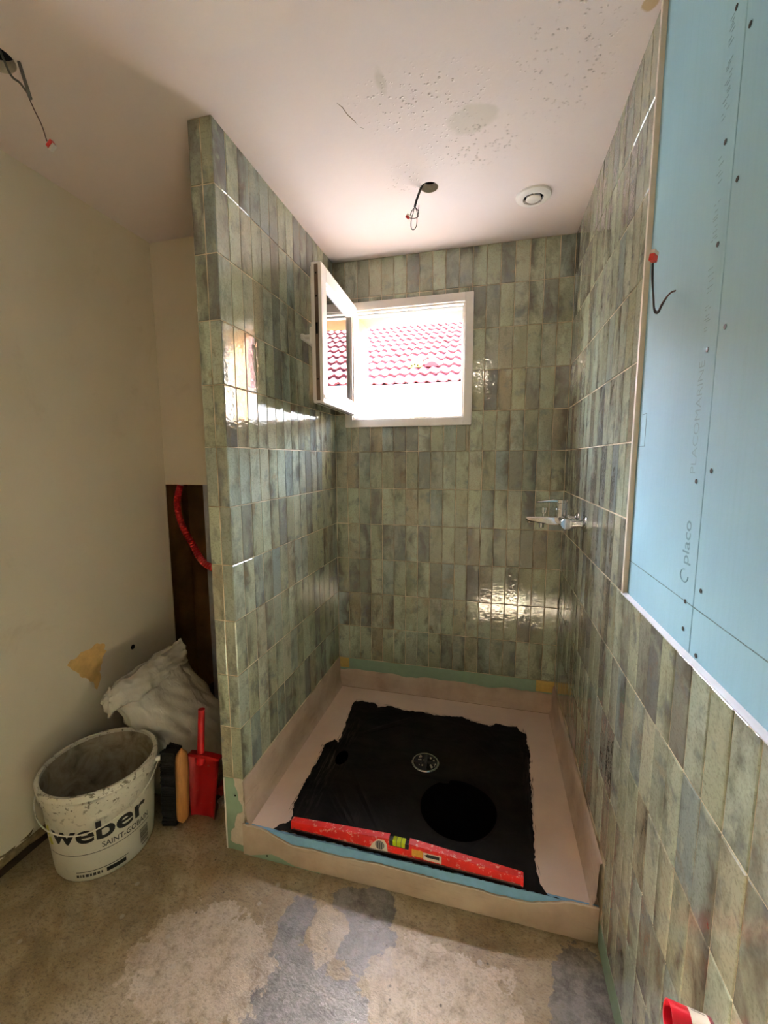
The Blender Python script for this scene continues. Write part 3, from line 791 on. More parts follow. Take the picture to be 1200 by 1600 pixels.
upstand('upstand_right', [(0.030, TZ - 0.004), (0.020, TZ + 0.004), (0.013, TZ + 0.020), (0.010, TZ + 0.05), (0.009, 0.24), (0.006, 0.272), (-0.0005, 0.276)], 1, YF + 0.003, -0.001, 0.0, -1, 3, 0.003)
# joint lines where the upstands meet the slab
tobj('joint_line', nbox(-W + 0.012, -0.012, -0.0185, -0.0165, TZ - 0.001, TZ + 0.0012), 'old_adhesive')
# black sealing coat
OUT = [(552, 1098), (555, 1096), (565, 1095), (588, 1100), (590, 1105), (610, 1103), (633, 1110), (660, 1112), (677, 1117), (700, 1119), (723, 1120), (737, 1127), (767, 1135), (775, 1130), (793, 1135), (808, 1135),
       (813, 1143), (822, 1147), (823, 1160), (828, 1177), (828, 1213), (830, 1247), (831, 1267), (833, 1293), (834, 1320), (838, 1362), (844, 1382), (857, 1400), (882, 1409),
       (860, 1404), (840, 1399), (650, 1350), (500, 1313), (427, 1295), (436, 1288), (446, 1287), (455, 1281), (459, 1258), (469, 1235), (485, 1207), (500, 1181), (508, 1163), (523, 1155), (528, 1160), (539, 1137), (541, 1127)]
CW = Vector((-0.3496, -2.2549, 1.4665)); R3 = Matrix.Rotation(YAW, 3, 'Z') @ Matrix.Rotation(PITCH, 3, 'X') @ Matrix.Rotation(ROLL, 3, 'Y')
def ground_pt(px, py, z):            # measured outline points of the coat, lying on the tray
    d = R3 @ Vector(((px - 600) / F_PX, 1, -(py - 800) / F_PX)); t = (z - CW.z) / d.z
    return (CW.x + d.x * t, max(CW.y + d.y * t, -1.0205))
bl = ragged([ground_pt(a, b, TZ) for a, b in OUT], 0.009, 0.0035, 8)
bl = [(min(max(x, -W + 0.03), -0.03), max(y, -1.0205)) for x, y in bl]
from mathutils import geometry as mg
bm = bmesh.new(); vs = [bm.verts.new((x, y, 0)) for x, y in bl]; f = bm.faces.new(vs)
bmesh.ops.triangulate(bm, faces=[f])
for _ in range(2): bmesh.ops.subdivide_edges(bm, edges=[e for e in bm.edges if e.calc_length() > 0.05], cuts=1, use_grid_fill=False)
for v in bm.verts: v.co.z = tray_z(v.co.x, v.co.y) + 0.0016
tobj('black_coat', bm, 'black_coat')
# stray bristle streaks along the coat's edges
bm = bmesh.new(); r = random.Random(5)
def streak(x, y, ang, ln, wd):
    c, s = math.cos(ang), math.sin(ang); pts = [(-ln / 2, 0), (0, wd / 2), (ln / 2, 0), (0, -wd / 2)]
    bm.faces.new([bm.verts.new((x + a * c - b * s, y + a * s + b * c, TZ + 0.0019 - 0.001 * 0)) for a, b in pts])
for k in range(150):
    i = r.randrange(len(bl)); x, y = bl[i]
    if y < -0.96: continue
    side = min((abs(x + 1.06), 0), (abs(x + 0.15), 0), (abs(y + 0.17), 1))[1]
    streak(x + r.uniform(-.010, .010), y + r.uniform(-.010, .010), (math.pi / 2 if side == 0 else 0) + r.uniform(-.25, .25), r.uniform(.02, .06), r.uniform(.001, .003))
tobj('brush_streaks', bm, 'black_coat')
bm = bmesh.new(); lathe(bm, [(0, 0.0009), (0.144, 0.0009), (0.146, 0.0)], 48)
for v in bm.verts:
    v.co.x += 0.006 * noise.noise((v.co.x * 6, v.co.y * 6, 2)); v.co.y += 0.006 * noise.noise((v.co.x * 6, v.co.y * 6, 9))
    v.co.z += tray_z(v.co.x - 0.442, v.co.y - 0.752)
tobj('deep_black_patch', bm, 'deep_black', loc=(-0.442, -0.752, 0.0022))  # flat disc, a deeper matte black than the coat around it
bm = bmesh.new(); lathe(bm, [(0, 0.0006), (0.026, 0.0006), (0.027, 0.0)], 20)
for v in bm.verts: v.co.y *= 1.7
tobj('deep_black_spot', bm, 'deep_black', loc=(-0.975, -0.60, TZ + 0.0018))
dr = tobj('drain', lathe(bmesh.new(), [(0.061, 0.004), (0.058, 0.0065), (0.053, 0.006), (0.052, -0.002), (0.0615, -0.002)], 48, True), 'chrome', loc=(DRX, DRY, TZ - 0.004), smooth=True, auto=40)
obj('drain_well', lathe(bmesh.new(), [(0, 0.0018), (0.053, 0.0018)], 40), 'black', dr)
bm = bmesh.new(); box(bm, -0.052, 0.052, -0.006, 0.006, 0.002, 0.0075, 0.001); box(bm, -0.006, 0.006, -0.052, 0.052, 0.002, 0.007, 0.001); obj('drain_cross', bm, 'black', dr, rot=(0, 0, 0.1))
r = random.Random(2); bm = bmesh.new()
for k in range(20):
    a, q = r.uniform(0, 6.28), r.uniform(0.012, 0.046); s = r.uniform(0.002, 0.006)
    n0 = len(bm.verts); bmesh.ops.create_icosphere(bm, subdivisions=1, radius=s, matrix=Matrix.Translation((q * math.cos(a), q * math.sin(a), 0.003)))
obj('plaster_crumbs', bm, 'paper', dr)['kind'] = 'stuff'

# ------------------------------------------------------------------ spirit level, 80 cm
lev = thing('spirit_level', 'scratched red spirit level lying along the front edge of the shower tray', 'spirit level', (-0.622, -0.994, TZ + 0.002), (0, 0, math.radians(-0.9)))
HL = 0.400
prof = [(-HL, 0.0), (HL, 0.0), (HL, 0.028), (0.055, 0.052), (0.035, 0.052), (0.035, 0.034), (-0.035, 0.034), (-0.035, 0.052), (-0.055, 0.052), (-HL, 0.028)]
bm = bmesh.new(); prism(bm, prof, 1, -0.008, 0.008); obj('web', bm, 'level_red', lev)
for nm, pl in (('top_flange', [(-HL, 0.028, -0.035, 0.0525), (0.035, 0.0525, HL, 0.028)]), ('base_flange', [(-HL, 0.0, HL, 0.0)])):
    for a, z0, b, z1 in pl:
        bm = bmesh.new(); d = 0.004
        prism(bm, [(a, z0), (b, z1), (b, z1 + d), (a, z0 + d)], 1, -0.0115, 0.0115); obj(nm, bm, 'level_red' if nm == 'top_flange' else 'steel', lev)
obj('sole', nbox(-HL, HL, -0.0125, 0.0125, -0.001, 0.0025), 'black', lev)
for s in (-1, 1): obj('end_cap', nbox(s * HL - 0.004, s * HL + 0.004, -0.012, 0.012, 0.0, 0.032, 0.002), 'level_red', lev)
obj('vial_housing', nbox(-0.034, 0.034, -0.0095, 0.0095, 0.030, 0.050, 0.002), 'black', lev)
vv = obj('bubble_vial', nbox(-0.022, 0.022, -0.0108, 0.0108, 0.033, 0.0535, 0.003), 'vial', lev)
for x in (-0.008, 0.008): obj('vial_line', nbox(x - 0.0008, x + 0.0008, -0.0113, 0.0113, 0.034, 0.054), 'black', vv)
fr_ = obj('round_vial_plate', None or prism(bmesh.new(), [(-0.105, 0.003), (-0.04, 0.003), (-0.042, 0.03), (-0.052, 0.044), (-0.072, 0.044), (-0.09, 0.028)], 1, -0.0092, 0.0092), 'label_white', lev)
obj('round_vial', lathe(bmesh.new(), [(0, 0.0024), (0.015, 0.0024), (0.0165, 0.0)], 28), 'grey_pad', fr_, loc=(-0.067, -0.0092, 0.023), rot=(math.pi / 2, 0, 0))
bm = bmesh.new()
for x in (-0.074, -0.067, -0.060): box(bm, x - 0.0016, x + 0.0016, -0.0122, -0.0112, 0.011, 0.035)
obj('vial_bars', bm, 'black', fr_)
obj('yellow_sticker', nbox(0.045, 0.082, -0.0086, -0.0078, 0.012, 0.037), 'sticker_yellow', lev)
obj('sticker_plate', nbox(0.084, 0.145, -0.0086, -0.0078, 0.008, 0.034), 'label_white', lev)
bm = bmesh.new(); box(bm, 0.100, 0.138, -0.0094, -0.0086, 0.019, 0.030); prism(bm, [(0.088, 0.0245), (0.101, 0.017), (0.101, 0.032)], 1, -0.0094, -0.0086)
obj('black_arrow_mark', bm, 'black', lev)

# ------------------------------------------------------------------ bucket
BH, BR1, BR0 = 0.352, 0.183, 0.160
bk = thing('bucket', 'white plaster splashed plastic bucket printed weber standing by the left wall', 'bucket', (-1.752, -1.108, 0.0))
brad = lambda z: BR0 + (BR1 - BR0) * z / BH
obj('shell', lathe(bmesh.new(), [(0, 0.004), (BR0 - 0.018, 0.004), (BR0 - 0.012, 0.0), (BR0 - 0.006, 0.002), (BR0, 0.014)] + [(brad(z), z) for z in (0.08, 0.16, 0.24, 0.29, 0.315)], 72), 'bucket', bk, smooth=True)
obj('inside', lathe(bmesh.new(), [(0, 0.012), (BR0 - 0.012, 0.012), (BR0 - 0.004, 0.022)] + [(brad(z) - 0.004, z) for z in (0.1, 0.2, 0.3, BH - 0.002)], 72), 'bucket_in', bk, smooth=True)
obj('rim', lathe(bmesh.new(), [(brad(0.3), 0.298), (BR1 + 0.006, 0.300), (BR1 + 0.006, 0.322), (BR1 + 0.003, 0.326), (BR1 + 0.009, 0.330), (BR1 + 0.010, BH - 0.006), (BR1 + 0.006, BH), (BR1 - 0.004, BH - 0.001), (BR1 - 0.006, BH - 0.01)], 72), 'bucket', bk, smooth=True, auto=50)
TH0 = math.atan2(-2.2549 + 1.108, -0.3496 + 1.752)          # towards the viewer
def wrap(bm, th, zoff, uoff, parent, name, mat, lift=0.0011):
    xs = [v.co.x for v in bm.verts]; x = min(xs)
    while x < max(xs):
        bmesh.ops.bisect_plane(bm, geom=bm.verts[:] + bm.edges[:] + bm.faces[:], plane_co=(x, 0, 0), plane_no=(1, 0, 0)); x += 0.007
    for v in bm.verts:
        z = zoff + v.co.y; rr = brad(z) + lift; a = th + (uoff + v.co.x) / brad(z)
        v.co = Vector((rr * math.cos(a), rr * math.sin(a), z))
    return obj(name, bm, mat, parent)
TXT = TH0
def btext(s, size, u0, u1, z, mat, off=0.0, name='lettering'):
    bm, a, b = text_bm(s, size, off)
    k = (u1 - u0) / (b - a)
    for v in bm.verts: v.co.x = (v.co.x - a) * k
    return wrap(bm, TXT, z, u0, bk, name, mat)
btext('weber', 0.100, -0.185, 0.140, 0.165, 'ink', 0.0022, 'brand_lettering')
btext('SAINT-GOBAIN', 0.030, -0.015, 0.150, 0.128, 'ink_grey', 0.0004, 'small_lettering')
def brect(u0, u1, z0, z1, mat, name):
    bm = bmesh.new(); bm.faces.new([bm.verts.new(p) for p in ((u0, z0, 0), (u1, z0, 0), (u1, z1, 0), (u0, z1, 0))]); return wrap(bm, TXT, 0, 0, bk, name, mat)
brect(-0.20, 0.155, 0.116, 0.1185, 'ink_grey', 'print_line')
bm = bmesh.new(); r = random.Random(3); z = 0.042
bars = bmesh.new()
while z < 0.098:
    h = r.uniform(0.0015, 0.005); bars.faces.new([bars.verts.new(p) for p in ((0.108, z, 0), (0.146, z, 0), (0.146, z + h, 0), (0.108, z + h, 0))]); z += h + r.uniform(0.0012, 0.003)
wrap(bars, TXT, 0, 0, bk, 'barcode', 'ink_grey')
brect(0.112, 0.144, 0.030, 0.034, 'ink_grey', 'print_line')
brect(-0.10, 0.06, 0.046, 0.0485, 'ink', 'print_line'); brect(-0.008, 0.052, 0.024, 0.040, 'ink', 'print_bar')
bars = bmesh.new(); u = -0.10
for wd in (0.008, 0.004, 0.006, 0.010, 0.006, 0.009, 0.008, 0.005):
    bars.faces.new([bars.verts.new(p) for p in ((u, 0.026, 0), (u + wd, 0.026, 0), (u + wd, 0.037, 0), (u, 0.037, 0))]); u += wd + 0.0035
wrap(bars, TXT, 0, 0, bk, 'print_digits', 'ink_grey')
bm = bmesh.new()
for pts in (((-0.225, 0.20), (-0.200, 0.225), (-0.195, 0.19), (-0.21, 0.175)), ((-0.212, 0.165), (-0.190, 0.18), (-0.182, 0.15), (-0.20, 0.14))): bm.faces.new([bm.verts.new((a, b, 0)) for a, b in pts])
wrap(bm, TXT, 0, 0, bk, 'leaf_logo', 'yellow_logo')
# wire handle hanging down in front, pivots left and right
hp = []
AP = TH0 - math.radians(22)
for k in range(41):
    a = AP + math.radians(-92 + 184 * k / 40); t = abs(k - 20) / 20; rr = BR1 + 0.012 + 0.006 * (1 - t)
    hp.append((rr * math.cos(a), rr * math.sin(a), 0.222 + 0.088 * t ** 1.7))
obj('handle', tube(bmesh.new(), hp, 0.0023, 8), 'bucket', bk, smooth=True)
for s in (-1, 1):
    a = AP + s * math.radians(92); obj('handle_pivot', tube(bmesh.new(), [((BR1 - 0.004) * math.cos(a), (BR1 - 0.004) * math.sin(a), 0.312), ((BR1 + 0.022) * math.cos(a), (BR1 + 0.022) * math.sin(a), 0.312)], 0.010, 14), 'plain_white', bk, smooth=True, auto=40)
bm = bmesh.new()
for k in range(9):
    a0 = TH0 - 0.42 + 0.05 * k; a1 = a0 + 0.05; q = BR1 + 0.012
    v = [(q * math.cos(a), q * math.sin(a), z) for a in (a0, a1) for z in (0.306, 0.324)]
    bm.faces.new([bm.verts.new(v[i]) for i in (0, 2, 3, 1)])
bmesh.ops.remove_doubles(bm, verts=bm.verts, dist=1e-5); obj('lid_tab', bm, 'bucket', bk)

# ------------------------------------------------------------------ rubble sack
BAGY = 0.045
bag = thing('rubble_sack', 'white woven rubble sack slumped against the left wall, mouth folded over', 'sack', (-1.74, -0.74, 0.0))
def sack_ring(z, cx, cy, rx, ry, seed, amp, tilt=0.0, n=64, pw=2.6):
    out = []
    for k in range(n):
        a = 2 * math.pi * k / n; c, s = math.cos(a), math.sin(a)
        q = (abs(c) ** pw + abs(s) ** pw) ** (-1 / pw)
        w = 1 + amp * noise.noise((c * 2.2 + z * 2.5, s * 2.2 - z * 4, seed)) + amp * 0.45 * noise.noise((c * 6, s * 6 + z * 9, seed + 3))
        x, y = rx * q * c * w, ry * q * s * w
        out.append(Vector((cx + x + 1.74, cy + y + 0.74, z + tilt * y + 0.01 * noise.noise((c * 5, s * 5, z * 8)) * (z > 0.03))))
    return out
PR = [(0.004, -1.72, -0.705, 0.130, 0.150, .05), (0.03, -1.715, -0.705, 0.158, 0.180, .06), (0.09, -1.71, -0.702, 0.172, 0.192, .07), (0.16, -1.712, -0.702, 0.174, 0.194, .09), (0.23, -1.722, -0.706, 0.160, 0.192, .10),
      (0.29, -1.742, -0.715, 0.136, 0.190, .12), (0.35, -1.765, -0.735, 0.108, 0.190, .13), (0.41, -1.788, -0.755, 0.082, 0.190, .13), (0.46, -1.805, -0.772, 0.062, 0.190, .13), (0.505, -1.815, -0.782, 0.050, 0.190, .12), (0.54, -1.818, -0.785, 0.040, 0.190, .12)]
def fold(p):
    """long creases running from the cuff down to the bulging corner"""
    u = p.y * 0.8 + p.z * 1.0
    w = math.sin(u * 42 + 2.5 * noise.noise((p.y * 5, p.z * 5, 1.0))); amp = 0.0075 * max(0, min(1, (p.z - 0.10) / 0.15))
    ridge = (1 - abs(w)) ** 2
    d = Vector((p.x, p.y, 0)); d = d.normalized() if d.length > 1e-6 else Vector((1, 0, 0))
    return p + d * (ridge * 2 - 0.6) * amp
bm = bmesh.new(); rings = []
ZZ = []
for (a, b) in zip(PR, PR[1:]):
    for k in range(4): ZZ.append(tuple(p + (q - p) * k / 4 for p, q in zip(a, b)))
ZZ.append(PR[-1])
NS = 112
for (z, cx, cy, rx, ry, am) in ZZ:
    rings.append([bm.verts.new(fold(p)) for p in sack_ring(z, cx, cy, rx, ry, 1.7, am, 0.09 * max(0, (z - 0.2) / 0.3), NS)])
for A, B in zip(rings, rings[1:]):
    for k in range(NS): bm.faces.new((A[k], A[(k + 1) % NS], B[(k + 1) % NS], B[k]))
bm.faces.new(list(reversed(rings[0])))
obj('sack_body', bm, 'sack', bag, smooth=True)
CU = [(0.50, 0.052, 0.196, .08), (0.482, 0.060, 0.206, .10), (0.490, 0.066, 0.214, .12), (0.512, 0.066, 0.216, .12), (0.536, 0.058, 0.214, .12), (0.556, 0.042, 0.210, .12), (0.568, 0.026, 0.204, .12), (0.572, 0.012, 0.198, .1), (0.560, 0.003, 0.190, .1)]
CC = []
for (a, b) in zip(CU, CU[1:]):
    for k in range(3): CC.append(tuple(p + (q - p) * k / 3 for p, q in zip(a, b)))
CC.append(CU[-1])
bm = bmesh.new(); rings = []
for i, (z, rx, ry, am) in enumerate(CC):
    ring = []
    for p in sack_ring(z, -1.816, -0.790, rx, ry, 7.3, am, 0.085, NS):
        cr = (1 - abs(math.sin(p.y * 55 + p.z * 25 + 3 * noise.noise((p.y * 9, p.z * 14, 2))))) ** 2
        cr2 = (1 - abs(math.sin(p.z * 120 + p.y * 18 + 2 * noise.noise((p.y * 12, p.z * 9, 6))))) ** 2
        d = Vector((p.x + 0.076, (p.y + 0.05) * 0.3, 0)); d = d.normalized() if d.length > 1e-6 else Vector((1, 0, 0))
        end = min(1.0, abs(p.y + 0.05) / 0.2) ** 6
        ring.append(bm.verts.new(p + d * (cr + cr2 - 0.6) * 0.008 + Vector((0, 0, 0.012 * noise.noise((p.y * 22, z * 20, 4)) + 0.02 * end * noise.noise((p.y * 60, p.x * 60, z * 40))))))
    rings.append(ring)
for A, B in zip(rings, rings[1:]):
    for k in range(NS): bm.faces.new((A[k], A[(k + 1) % NS], B[(k + 1) % NS], B[k]))
obj('folded_cuff', bm, 'sack', bag, smooth=True)

# ------------------------------------------------------------------ hand brush and red dustpan shovel
br = thing('hand_brush', 'wooden backed hand brush with black bristles standing on end beside the sack', 'brush', (-1.530, -0.960, 0.0), (math.radians(-2), math.radians(1), math.radians(6)))
bm = bmesh.new(); rr = []
for k in range(15):
    z = 0.002 + 0.318 * k / 14; t = k / 14; e = math.sqrt(max(0.02, 1 - (2 * t - 1) ** 8)); w = 0.024 * e; d = 0.028 * e
    rr.append([bm.verts.new((w * math.cos(a), d * math.sin(a), z)) for a in (2 * math.pi * q / 16 for q in range(16))])
for A, B in zip(rr, rr[1:]):
    for k in range(16): bm.faces.new((A[k], A[(k + 1) % 16], B[(k + 1) % 16], B[k]))
bm.faces.new(rr[0]); bm.faces.new(rr[-1]); obj('wooden_back', bm, 'wood', br, smooth=True, auto=50)
bm = bmesh.new(); r = random.Random(9)
for iz in range(46):
    for iy in range(6):
        z = 0.010 + 0.302 * iz / 45 + r.uniform(-.001, .001); y0 = -0.022 + 0.044 * iy / 5
        y1 = y0 * 1.25 + r.uniform(-.003, .003); z1 = z + r.uniform(-.003, .003); x1 = -0.072 + r.uniform(-.003, .003)
        tube(bm, [(-0.014, y0, z), (x1, y1, max(0.005, z1))], [0.0046, 0.0054], 5)
obj('bristles', bm, 'bristle', br)['kind'] = 'stuff'

sh = thing('hand_shovel', 'scuffed red metal hand shovel propped upright against the sack', 'shovel', (-1.468, -0.915, 0.0), (math.radians(-6), math.radians(2), math.radians(4)))
bm = bmesh.new(); nx, nz = 12, 10; G = []
for j in range(nz + 1):
    t = j / nz; w = 0.052 + 0.020 * t; row = []
    for i in range(nx + 1):
        s = -1 + 2 * i / nx; curl = 0.024 * abs(s) ** 5 * (0.35 + 0.65 * t); row.append((s * w, -curl + 0.004 * math.cos(s * 1.5), 0.003 + 0.262 * t))
    G.append(row)
T = [[bm.verts.new(p) for p in r_] for r_ in G]; Bk = [[bm.verts.new((p[0], p[1] + 0.0025, p[2])) for p in r_] for r_ in G]
for j in range(nz):
    for i in range(nx):
        bm.faces.new((T[j][i], T[j][i + 1], T[j + 1][i + 1], T[j + 1][i])); bm.faces.new((Bk[j][i], Bk[j + 1][i], Bk[j + 1][i + 1], Bk[j][i + 1]))
for j in range(nz):
    for i in (0, nx): bm.faces.new((T[j][i], T[j + 1][i], Bk[j + 1][i], Bk[j][i]))
for i in range(nx):
    for j in (0, nz): bm.faces.new((T[j][i], T[j][i + 1], Bk[j][i + 1], Bk[j][i]))
obj('blade', bm, 'shovel_red', sh, smooth=True, auto=40)
obj('blade_shoulder', prism(bmesh.new(), [(-0.070, 0.258), (0.070, 0.258), (0.070, 0.268), (0.02, 0.272), (-0.02, 0.272), (-0.070, 0.268)], 1, -0.022, 0.008), 'shovel_red', sh)
obj('handle_tube', tube(bmesh.new(), [(-0.022, -0.002, 0.225), (-0.022, -0.004, 0.27), (-0.024, -0.004, 0.36), (-0.026, -0.004, 0.452)], [0.017, 0.0145, 0.0135, 0.0135], 18), 'handle_red', sh, smooth=True, auto=50)

# ------------------------------------------------------------------ things in the cavity
cd = thing('red_conduit', 'red corrugated conduit bending across the dark cavity', 'conduit', (-1.93, -0.35, 0.9))
pts = spline([(-1.965, -0.34, 1.335), (-1.985, -0.35, 1.24), (-1.962, -0.35, 1.12), (-1.905, -0.35, 1.02), (-1.81, -0.40, 0.945), (-1.70, -0.435, 0.91), (-1.62, -0.445, 0.90)], 22)
bm = bmesh.new(); tube(bm, [Vector(p) - Vector(cd.location) for p in pts], [0.0165 + (0.002 if k % 3 == 0 else -0.001) for k in range(len(pts))], 14); obj('corrugated_pipe', bm, 'conduit_red', cd)
obj('pipe_collar', tube(bmesh.new(), [(-0.035, 0.012, 0.425), (-0.03, 0.01, 0.455)], 0.012, 12), 'plain_white', cd)
st = thing('metal_stud', 'upright grey steel stud at the dark cavity edge by the partition', 'stud', (-1.722, -0.375, 0.0))
bm = bmesh.new(); box(bm, -0.05, -0.0485, -0.035, 0.035, 0, 1.40); box(bm, -0.05, 0.02, -0.036, -0.0345, 0, 1.40); box(bm, -0.05, 0.02, 0.0345, 0.036, 0, 1.40); obj('channel', bm, 'stud_zinc', st)
def crumple(name, label, cat, loc, size, mat, seed, sub=3, flat=1.0):
    bm = bmesh.new(); bmesh.ops.create_icosphere(bm, subdivisions=sub, radius=1.0)
    for v in bm.verts:
        d = v.co.normalized(); k = 1 + 0.55 * noise.noise(d * 2.1 + Vector((seed, 0, 0))) + 0.3 * noise.noise(d * 5 + Vector((0, seed, 0)))
        v.co = Vector((d.x * size * k, d.y * size * k, d.z * size * k * flat))
    lo = min(v.co.z for v in bm.verts)
    for v in bm.verts: v.co.z -= lo
    return tag(obj(name, bm, mat, loc=loc), label, cat)
crumple('crumpled_paper', 'crumpled ball of pale paper on rubble inside the cavity', 'paper', (-1.815, -0.27, 0.158), 0.042, 'paper', 3.1)
crumple('cardboard_scrap', 'brown scrap of board on the cavity floor by the steel stud', 'scrap', (-1.64, -0.46, 0.0), 0.03, 'cardboard', 5.3, 2, 0.7)
crumple('rubble_lump', 'dark rubble lump in the cavity under the crumpled paper', 'rubble', (-1.86, -0.23, 0.0), 0.08, 'timber_dark', 8.8, 3, 0.95)
crumple('brick_piece', 'dark red broken brick piece on the floor behind the shovel', 'brick', (-1.44, -0.79, 0.0), 0.045, 'brick_red', 2.2, 2, 0.8)
crumple('plaster_lump', 'small grey plaster crumb on the floor behind the shovel tip', 'plaster lump', (-1.415, -0.84, 0.0), 0.028, 'paper', 6.1, 2, 0.8)

# ------------------------------------------------------------------ plasterboards with screws, print and pencil lines
BX = 0.0088
def board(y0, y1, label, grp='blue plasterboards on the right wall'):
    return tag(obj('plasterboard', nbox(BX, 0.02, y0, y1, ZROW(7) + 0.001, ZC, 0.0012), 'board'), label, 'plasterboard', grp)
pb1 = board(-1.4035, YTR - 0.0135, 'narrow blue plasterboard between the shower trim and the vertical seam')
pb2 = board(-2.6035, -1.4055, 'wide blue plasterboard nearest the viewer on the right wall')
bmx = bmesh.new(); lathe(bmx, [(0, 0.0004), (0.0036, 0.0004), (0.0042, 0.0008), (0.0047, 0.0008), (0.0052, 0.0)], 16)
scr = mesh_of(bmx, 'screw'); scr.materials.append(M['board'])
bmx = bmesh.new(); lathe(bmx, [(0, 0.0016), (0.0042, 0.0016), (0.0045, 0.0)], 14); scd = mesh_of(bmx, 'screw_head'); scd.materials.append(M['black'])
for y, z in ((-1.372, 2.182), (-1.421, 2.115), (-1.374, 1.985), (-1.425, 1.899), (-1.379, 1.825), (-1.429, 1.678), (-1.375, 1.655), (-1.428, 1.446), (-1.377, 1.426), (-1.43, 1.238), (-1.375, 1.201), (-1.376, 1.148), (-1.433, 1.121), (-1.42, 2.33), (-1.373, 2.36)):
    p = pb1 if y > -1.4 else pb2
    o = obj('screw_rim', scr, None, p, loc=(BX, y, z), rot=(0, -math.pi / 2, 0)); obj('screw_head', scd, None, o)
def board_text(s, size, y, z, mat, parent, off=0.0, name='board_print', stretch=1.0):
    bm, a, b = text_bm(s, size, off)
    for v in bm.verts:
        tx, ty = (v.co.x - a) * stretch, v.co.y; v.co = Vector((BX - 0.0004, y + ty, z + tx))
    return obj(name, bm, mat, parent)
board_text('placo', 0.040, -1.372, 1.270, 'ink_board', pb1, 0.0002)
o = tube(bmesh.new(), [(BX - 0.0004, -1.360 + 0.016 * math.sin(a * 1.0), 1.247 + 0.012 * math.cos(a)) for a in (k * 0.32 for k in range(16))], 0.0009, 6); obj('board_logo', o, 'ink_board', pb1)
board_text('PLACOMARINE', 0.030, -1.368, 1.440, 'stamp_board', pb1, -0.0002, stretch=1.0)
r = random.Random(21)
def stamp(z0, z1, parent):
    bm = bmesh.new(); z = z0
    while z < z1:
        h = r.uniform(0.004, 0.012)
        for q in range(2):
            y = -1.362 + r.uniform(-.006, .010); box(bm, BX - 0.0005, BX - 0.0001, y - r.uniform(.003, .008), y + .002, z, z + 0.0012)
        z += h
    obj('faint_stamp', bm, 'stamp_board', parent)
for a, b in ((1.69, 1.735), (1.755, 1.80), (1.84, 1.90), (1.93, 1.97), (2.03, 2.12), (2.14, 2.18)): stamp(a, b, pb1)
PEN = 1.201
obj('pencil_line', nbox(BX - 0.0006, BX + 0.0002, -1.4033, YTR - 0.014, PEN - 0.0009, PEN + 0.0009), 'pencil', pb1)
obj('pencil_line', nbox(BX - 0.0006, BX + 0.0002, -2.4, -1.406, PEN - 0.0009, PEN + 0.0009), 'pencil', pb2)
for (y0, y1, z0, z1) in ((-1.045, -1.09, 1.497, 1.498), (-1.088, -1.0892, 1.497, 1.575), (-1.06, -1.0892, 1.575, 1.576)):
    obj('pencil_line', nbox(BX - 0.0006, BX + 0.0002, min(y0, y1), max(y0, y1), z0, z1), 'pencil', pb1)
obj('board_seam', nbox(BX + 0.002, 0.012, -1.4055, -1.4035, ZROW(7) + 0.01, ZC - 0.001), 'dark_hole', pb1)

# ------------------------------------------------------------------ loose electric wires
def clip(parent, loc, rot, s=1.0, label=None):
    a = obj('connector', nbox(-0.010 * s, 0.010 * s, -0.005 * s, 0.005 * s, -0.007 * s, 0.006 * s, 0.001), 'clip_red', parent, loc=loc, rot=rot)
    obj('clear_end', nbox(-0.010 * s, 0.010 * s, -0.005 * s, 0.005 * s, 0.006 * s, 0.014 * s, 0.001), 'clip_clear', a)
    return a
w1 = thing('ceiling_wire', 'looped grey lamp wire with a red connector hanging from the shower ceiling hole', 'wire', (-0.648, -0.507, ZC))
c0 = Vector(w1.location)
def wp(l): return [Vector(p) - c0 for p in l]
obj('sheath', tube(bmesh.new(), wp([(-0.62, -0.49, ZC + 0.05), (-0.645, -0.506, ZC + 0.004), (-0.664, -0.502, 2.470), (-0.672, -0.5, 2.446)]), 0.0045, 10), 'cable_black', w1, smooth=True)
lp = spline(wp([(-0.672, -0.5, 2.448), (-0.678, -0.5, 2.425), (-0.686, -0.5, 2.395), (-0.684, -0.503, 2.368), (-0.673, -0.505, 2.362), (-0.664, -0.503, 2.376), (-0.663, -0.498, 2.405), (-0.663, -0.495, 2.428), (-0.672, -0.492, 2.447), (-0.684, -0.49, 2.440), (-0.690, -0.492, 2.422), (-0.680, -0.495, 2.418)]), 8)
obj('conductor', tube(bmesh.new(), lp, 0.0017, 8), 'cable_grey', w1, smooth=True)
obj('conductor', tube(bmesh.new(), spline(wp([(-0.672, -0.498, 2.447), (-0.660, -0.494, 2.435), (-0.657, -0.496, 2.415), (-0.668, -0.5, 2.405), (-0.682, -0.5, 2.406), (-0.694, -0.5, 2.409)]), 8), 0.0015, 8), 'cable_brown', w1, smooth=True)
obj('conductor', tube(bmesh.new(), spline(wp([(-0.662, -0.498, 2.405), (-0.658, -0.497, 2.43), (-0.656, -0.496, 2.452)]), 6), 0.0014, 8), 'cable_grey', w1, smooth=True)
clip(w1, Vector((-0.700, -0.5, 2.413)) - c0, (0.3, 0.7, 0), 0.75)
w2 = thing('ceiling_wire', 'grey cable with a long thin wire and red connector hanging at top left', 'wire', (-1.60, -1.29, ZC)); c0 = Vector(w2.location)
obj('sheath', tube(bmesh.new(), spline(wp([(-1.60, -1.285, ZC + 0.04), (-1.585, -1.285, ZC - 0.005), (-1.568, -1.288, 2.455), (-1.553, -1.29, 2.412)]), 6), 0.0042, 10), 'cable_grey', w2, smooth=True)
obj('sheath', tube(bmesh.new(), spline(wp([(-1.63, -1.30, ZC + 0.03), (-1.60, -1.30, 2.470), (-1.578, -1.295, 2.450), (-1.563, -1.292, 2.430)]), 6), 0.0028, 10), 'cable_grey', w2, smooth=True)
